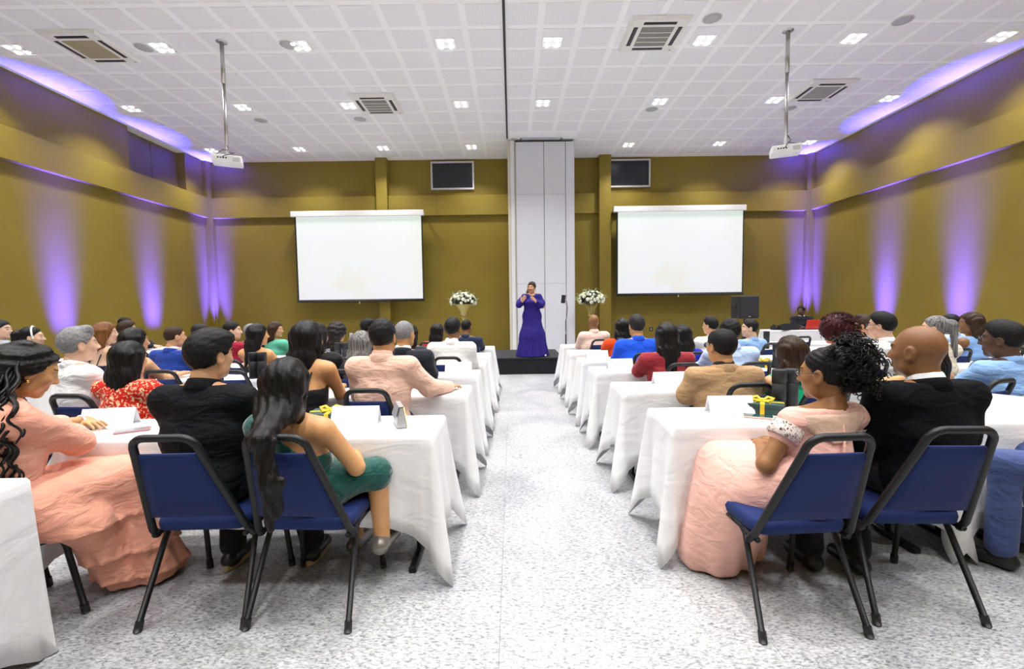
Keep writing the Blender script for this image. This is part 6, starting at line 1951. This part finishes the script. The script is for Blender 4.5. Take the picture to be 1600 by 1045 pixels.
# ================================================================== things on the tables
M_PAPER = plain('white_card', (0.84, 0.84, 0.86, 1), 0.7)
M_FAINT = plain('faint_grey_print', (0.70, 0.70, 0.74, 1), 0.8)
def tent_proto():
    r = empty('name_card')
    w, a, hgt = 0.135, 0.045, 0.105
    MB().add([(-w, -a, 0), (w, -a, 0), (w, 0, hgt), (-w, 0, hgt), (-w, -a+0.0015, 0), (w, -a+0.0015, 0), (w, 0.0015, hgt), (-w, 0.0015, hgt)],
             [(0, 1, 2, 3), (7, 6, 5, 4), (0, 4, 5, 1), (2, 6, 7, 3), (1, 5, 6, 2), (3, 7, 4, 0)]).build('front_flap', M_PAPER, r)
    MB().add([(-w, a, 0), (w, a, 0), (w, 0, hgt), (-w, 0, hgt), (-w, a+0.0015, 0), (w, a+0.0015, 0), (w, 0.0015, hgt), (-w, 0.0015, hgt)],
             [(3, 2, 1, 0), (4, 5, 6, 7), (1, 5, 4, 0), (3, 7, 6, 2), (2, 6, 5, 1), (0, 4, 7, 3)]).build('back_flap', M_PAPER, r)
    f = MB()
    for z0, x0, x1 in ((0.078, -0.03, 0.03), (0.068, -0.022, 0.024), (0.056, -0.026, 0.02), (0.018, -0.09, 0.09), (0.012, -0.05, 0.06)):
        y = lambda z: -a*(1-z/hgt)-0.0006
        f.add([(x0, y(z0), z0), (x1, y(z0), z0), (x1, y(z0+0.0035), z0+0.0035), (x0, y(z0+0.0035), z0+0.0035)], [(0, 1, 2, 3)])
    f.build('faint_print', M_FAINT, r)
    return r
_pp = {}
def put(key, proto, x, y, rz, label, cat, group=None, z=ZT):
    if key not in _pp: o = _pp[key] = proto()
    else: o = copy_tree(_pp[key])
    o.location = (x, y, z); o.rotation_euler = (0, 0, rz)
    tag(o, label, cat, group)
    return o
for x, y, rz, lab in ((-0.905, 2.59, 0.0, 'white name card on the table before the green velvet dress'), (1.32, 2.74, 0.0, 'white name card on the aisle table before the pink gown'),
                      (2.92, 2.62, -1.0, 'white name card turned sideways on the far right table'), (1.30, 3.75, 0.05, 'white name card before the tan blazer'),
                      (1.12, 4.72, 0.1, 'white name card before the wine blouse'), (-0.55, 4.62, 0.0, 'white name card before the dark navy suit'), (1.05, 5.62, 0.0, 'white name card before the royal blue shirt'),
                      (-2.35, 2.62, 0.2, 'white name card under the hand of the peach-dressed woman')):
    put('tent', tent_proto, x, y, rz, lab, 'name card', 'white name cards')
M_GREENBOX = plain('dark_green_card', rgb(38, 66, 62), 0.6, bump=0.05)
M_RIB = plain('yellow_ribbon', rgb(222, 190, 40), 0.45)
def gift_proto():
    r = empty('gift_box')
    MB().box(-0.11, 0.11, -0.085, 0.085, 0, 0.055, 0.003).build('box', M_GREENBOX, r)
    MB().box(-0.114, 0.114, -0.089, 0.089, 0.04, 0.062, 0.003).build('lid', M_GREENBOX, r)
    q = MB(); q.box(-0.012, 0.012, -0.0905, 0.0905, 0.0, 0.0635); q.box(-0.1155, 0.1155, -0.012, 0.012, 0.0, 0.0635)
    q.build('ribbon', M_RIB, r)
    b = MB()
    for s in (-1, 1):
        b.tube([(0, 0, 0.066), (s*0.03, 0.01, 0.09), (s*0.06, 0.012, 0.082), (s*0.045, 0.0, 0.068), (0, 0, 0.067)], 0.008, 6, flat=1.6)
        b.tube([(0, 0, 0.066), (s*0.04, -0.04, 0.068)], 0.007, 6, flat=1.6)
    b.ball((0, 0, 0.072), 0.013)
    b.build('bow', M_RIB, r)
    return r
for x, y, rz, lab in ((-1.08, 2.66, 0.1, 'green gift box with yellow bow beside the clutch bag table card'), (1.53, 2.76, -0.5, 'green gift box with yellow bow before the pink gown'),
                      (-2.5, 4.62, 0.1, 'green gift box with yellow bow behind an empty left chair'), (2.62, 4.72, -0.2, 'green gift box with yellow bow beside the emerald dress tubes'),
                      (3.30, 3.70, 0.2, 'green gift box with yellow bow before the bespectacled man in blue'), (-3.3, 3.62, 0.0, 'green gift box with yellow ribbon before the grey-haired man'), (3.2, 2.72, 0.1, 'green gift box on the far right table')):
    put('gift', gift_proto, x, y, rz, lab, 'gift box', 'green gift boxes')
M_TUBE = plain('black_card_tube', (0.010, 0.011, 0.014, 1), 0.65)
def tube_proto():
    r = empty('black_tube')
    MB().lathe([(0.040, 0.0), (0.040, 0.21)], 20).build('tube', M_TUBE, r)
    MB().lathe([(0.042, 0.17), (0.042, 0.248), (0.039, 0.252)], 20).build('lid', M_TUBE, r)
    MB().lathe([(0.0425, 0.0), (0.0425, 0.012)], 20).build('rim', M_DARKMETAL, r)
    return r
for x, y, lab in ((1.655, 2.80, 'black cylinder tube next to the pink gown, left of its pair'), (1.742, 2.82, 'black cylinder tube next to the pink gown, right of its pair'),
                  (-2.52, 4.40, 'black cylinder tube behind the black-shirted man, left of its pair'), (-2.43, 4.40, 'black cylinder tube behind the black-shirted man, right of its pair'),
                  (2.70, 4.62, 'black cylinder tube beside the emerald dress, left of its pair'), (2.79, 4.64, 'black cylinder tube beside the emerald dress, right of its pair'),
                  (-2.12, 5.52, 'black cylinder tube before the bushy curls, left of its pair'), (-2.03, 5.52, 'black cylinder tube before the bushy curls, right of its pair'),
                  (-2.36, 3.62, 'black cylinder tube right of the floral dress'), (1.35, 5.66, 'black cylinder tube behind the orange blouse'), (3.7, 6.6, 'black cylinder tube near the loudspeaker stand'),
                  (3.45, 3.78, 'black cylinder tube behind the bald man in black suit')):
    put('tube', tube_proto, x, y, 0.0, lab, 'tube', 'black cylinder tubes')
r = empty('phone', (1.43, 2.62, ZT), 1.15, 'phone in a pink case lying before the pink gown', 'phone')
MB().box(-0.04, 0.04, -0.08, 0.08, 0, 0.009, 0.003).build('case', plain('pink_case', rgb(232, 176, 160), 0.5), r)
MB().box(-0.036, 0.036, -0.076, 0.076, 0.0085, 0.0105).build('display', plain('teal_display', (0.01, 0.06, 0.06, 1), 0.1), r)
r = empty('phone', (-2.12, 2.50, ZT), -1.0, 'phone in a rosy case by the peach-dressed woman', 'phone')
MB().box(-0.04, 0.04, -0.08, 0.08, 0, 0.009, 0.003).build('case', plain('rosy_case', rgb(170, 130, 130), 0.5), r)
MB().box(-0.036, 0.036, -0.076, 0.076, 0.0085, 0.0105).build('display', plain('grey_display', (0.2, 0.2, 0.22, 1), 0.15), r)
r = empty('booklet', (-2.20, 2.62, ZT), -0.3, 'open white booklet under the hand of the woman in peach', 'booklet')
for s in (-1, 1):
    MB().add([(0, -0.1, 0.003), (s*0.14, -0.1, 0.008), (s*0.14, 0.1, 0.008), (0, 0.1, 0.003), (0, -0.1, 0), (s*0.14, -0.1, 0), (s*0.14, 0.1, 0), (0, 0.1, 0)], [(0, 1, 2, 3), (7, 6, 5, 4), (0, 4, 5, 1), (1, 5, 6, 2), (2, 6, 7, 3), (3, 7, 4, 0)]).build('page', M_PAPER, r)
# silver clutch bag
r = empty('clutch_bag', (-0.645, 2.56, ZT), 0.35, 'small silver clutch bag standing beside the name card', 'bag')
M_SILV = plain('silver_leather', (0.42, 0.42, 0.44, 1), 0.35, 0.4, 0.15, 90)
m = MB(); m.add([(-0.03, -0.09, 0), (0.03, -0.09, 0), (0.03, 0.09, 0), (-0.03, 0.09, 0), (-0.010, -0.085, 0.115), (0.010, -0.085, 0.115), (0.010, 0.085, 0.115), (-0.010, 0.085, 0.115)], [(3, 2, 1, 0), (4, 5, 6, 7), (0, 1, 5, 4), (1, 2, 6, 5), (2, 3, 7, 6), (3, 0, 4, 7)])
m.build('pouch', M_SILV, r, 0.006)
m = MB(); m.add([(-0.013, -0.088, 0.119), (0.013, -0.088, 0.119), (0.013, 0.088, 0.119), (-0.013, 0.088, 0.119), (-0.038, -0.088, 0.05), (-0.035, -0.088, 0.05), (-0.035, 0.088, 0.05), (-0.038, 0.088, 0.05), (0.013, -0.088, 0.114), (0.013, 0.088, 0.114)], [(0, 1, 2, 3), (0, 3, 7, 4), (4, 7, 6, 5), (1, 8, 9, 2)])
m.build('flap', M_SILV, r)
MB().tube([(0.033, -0.088, 0.002), (0.0135, -0.086, 0.112), (0.0135, 0.086, 0.112), (0.033, 0.088, 0.002)], 0.0035, 6).build('piping', plain('pale_gold', (0.75, 0.66, 0.22, 1), 0.35, 0.5), r)
for x, y, lab in ((1.62, 6.55, 'small clear water bottle beside the orange blouse'), (3.05, 6.6, 'small clear water bottle near the far white shirt'), (-1.9, 6.35, 'small clear water bottle near the bushy curls'), (4.55, 4.75, 'small clear water bottle behind the streaked hair')):
    r = empty('water_bottle', (x, y, ZT), 0, lab, 'bottle', 'small water bottles')
    MB().lathe([(0.03, 0), (0.032, 0.02), (0.032, 0.13), (0.014, 0.165), (0.013, 0.18)], 14).build('bottle', plain('frosted_plastic', (0.72, 0.76, 0.8, 1), 0.2), r)
    MB().lathe([(0.015, 0.178), (0.015, 0.198)], 12).build('cap', M_PAPER, r)
    MB().lathe([(0.0325, 0.06), (0.0325, 0.11)], 14).build('wrapper', plain('pale_blue_wrapper', (0.45, 0.6, 0.8, 1), 0.5), r)
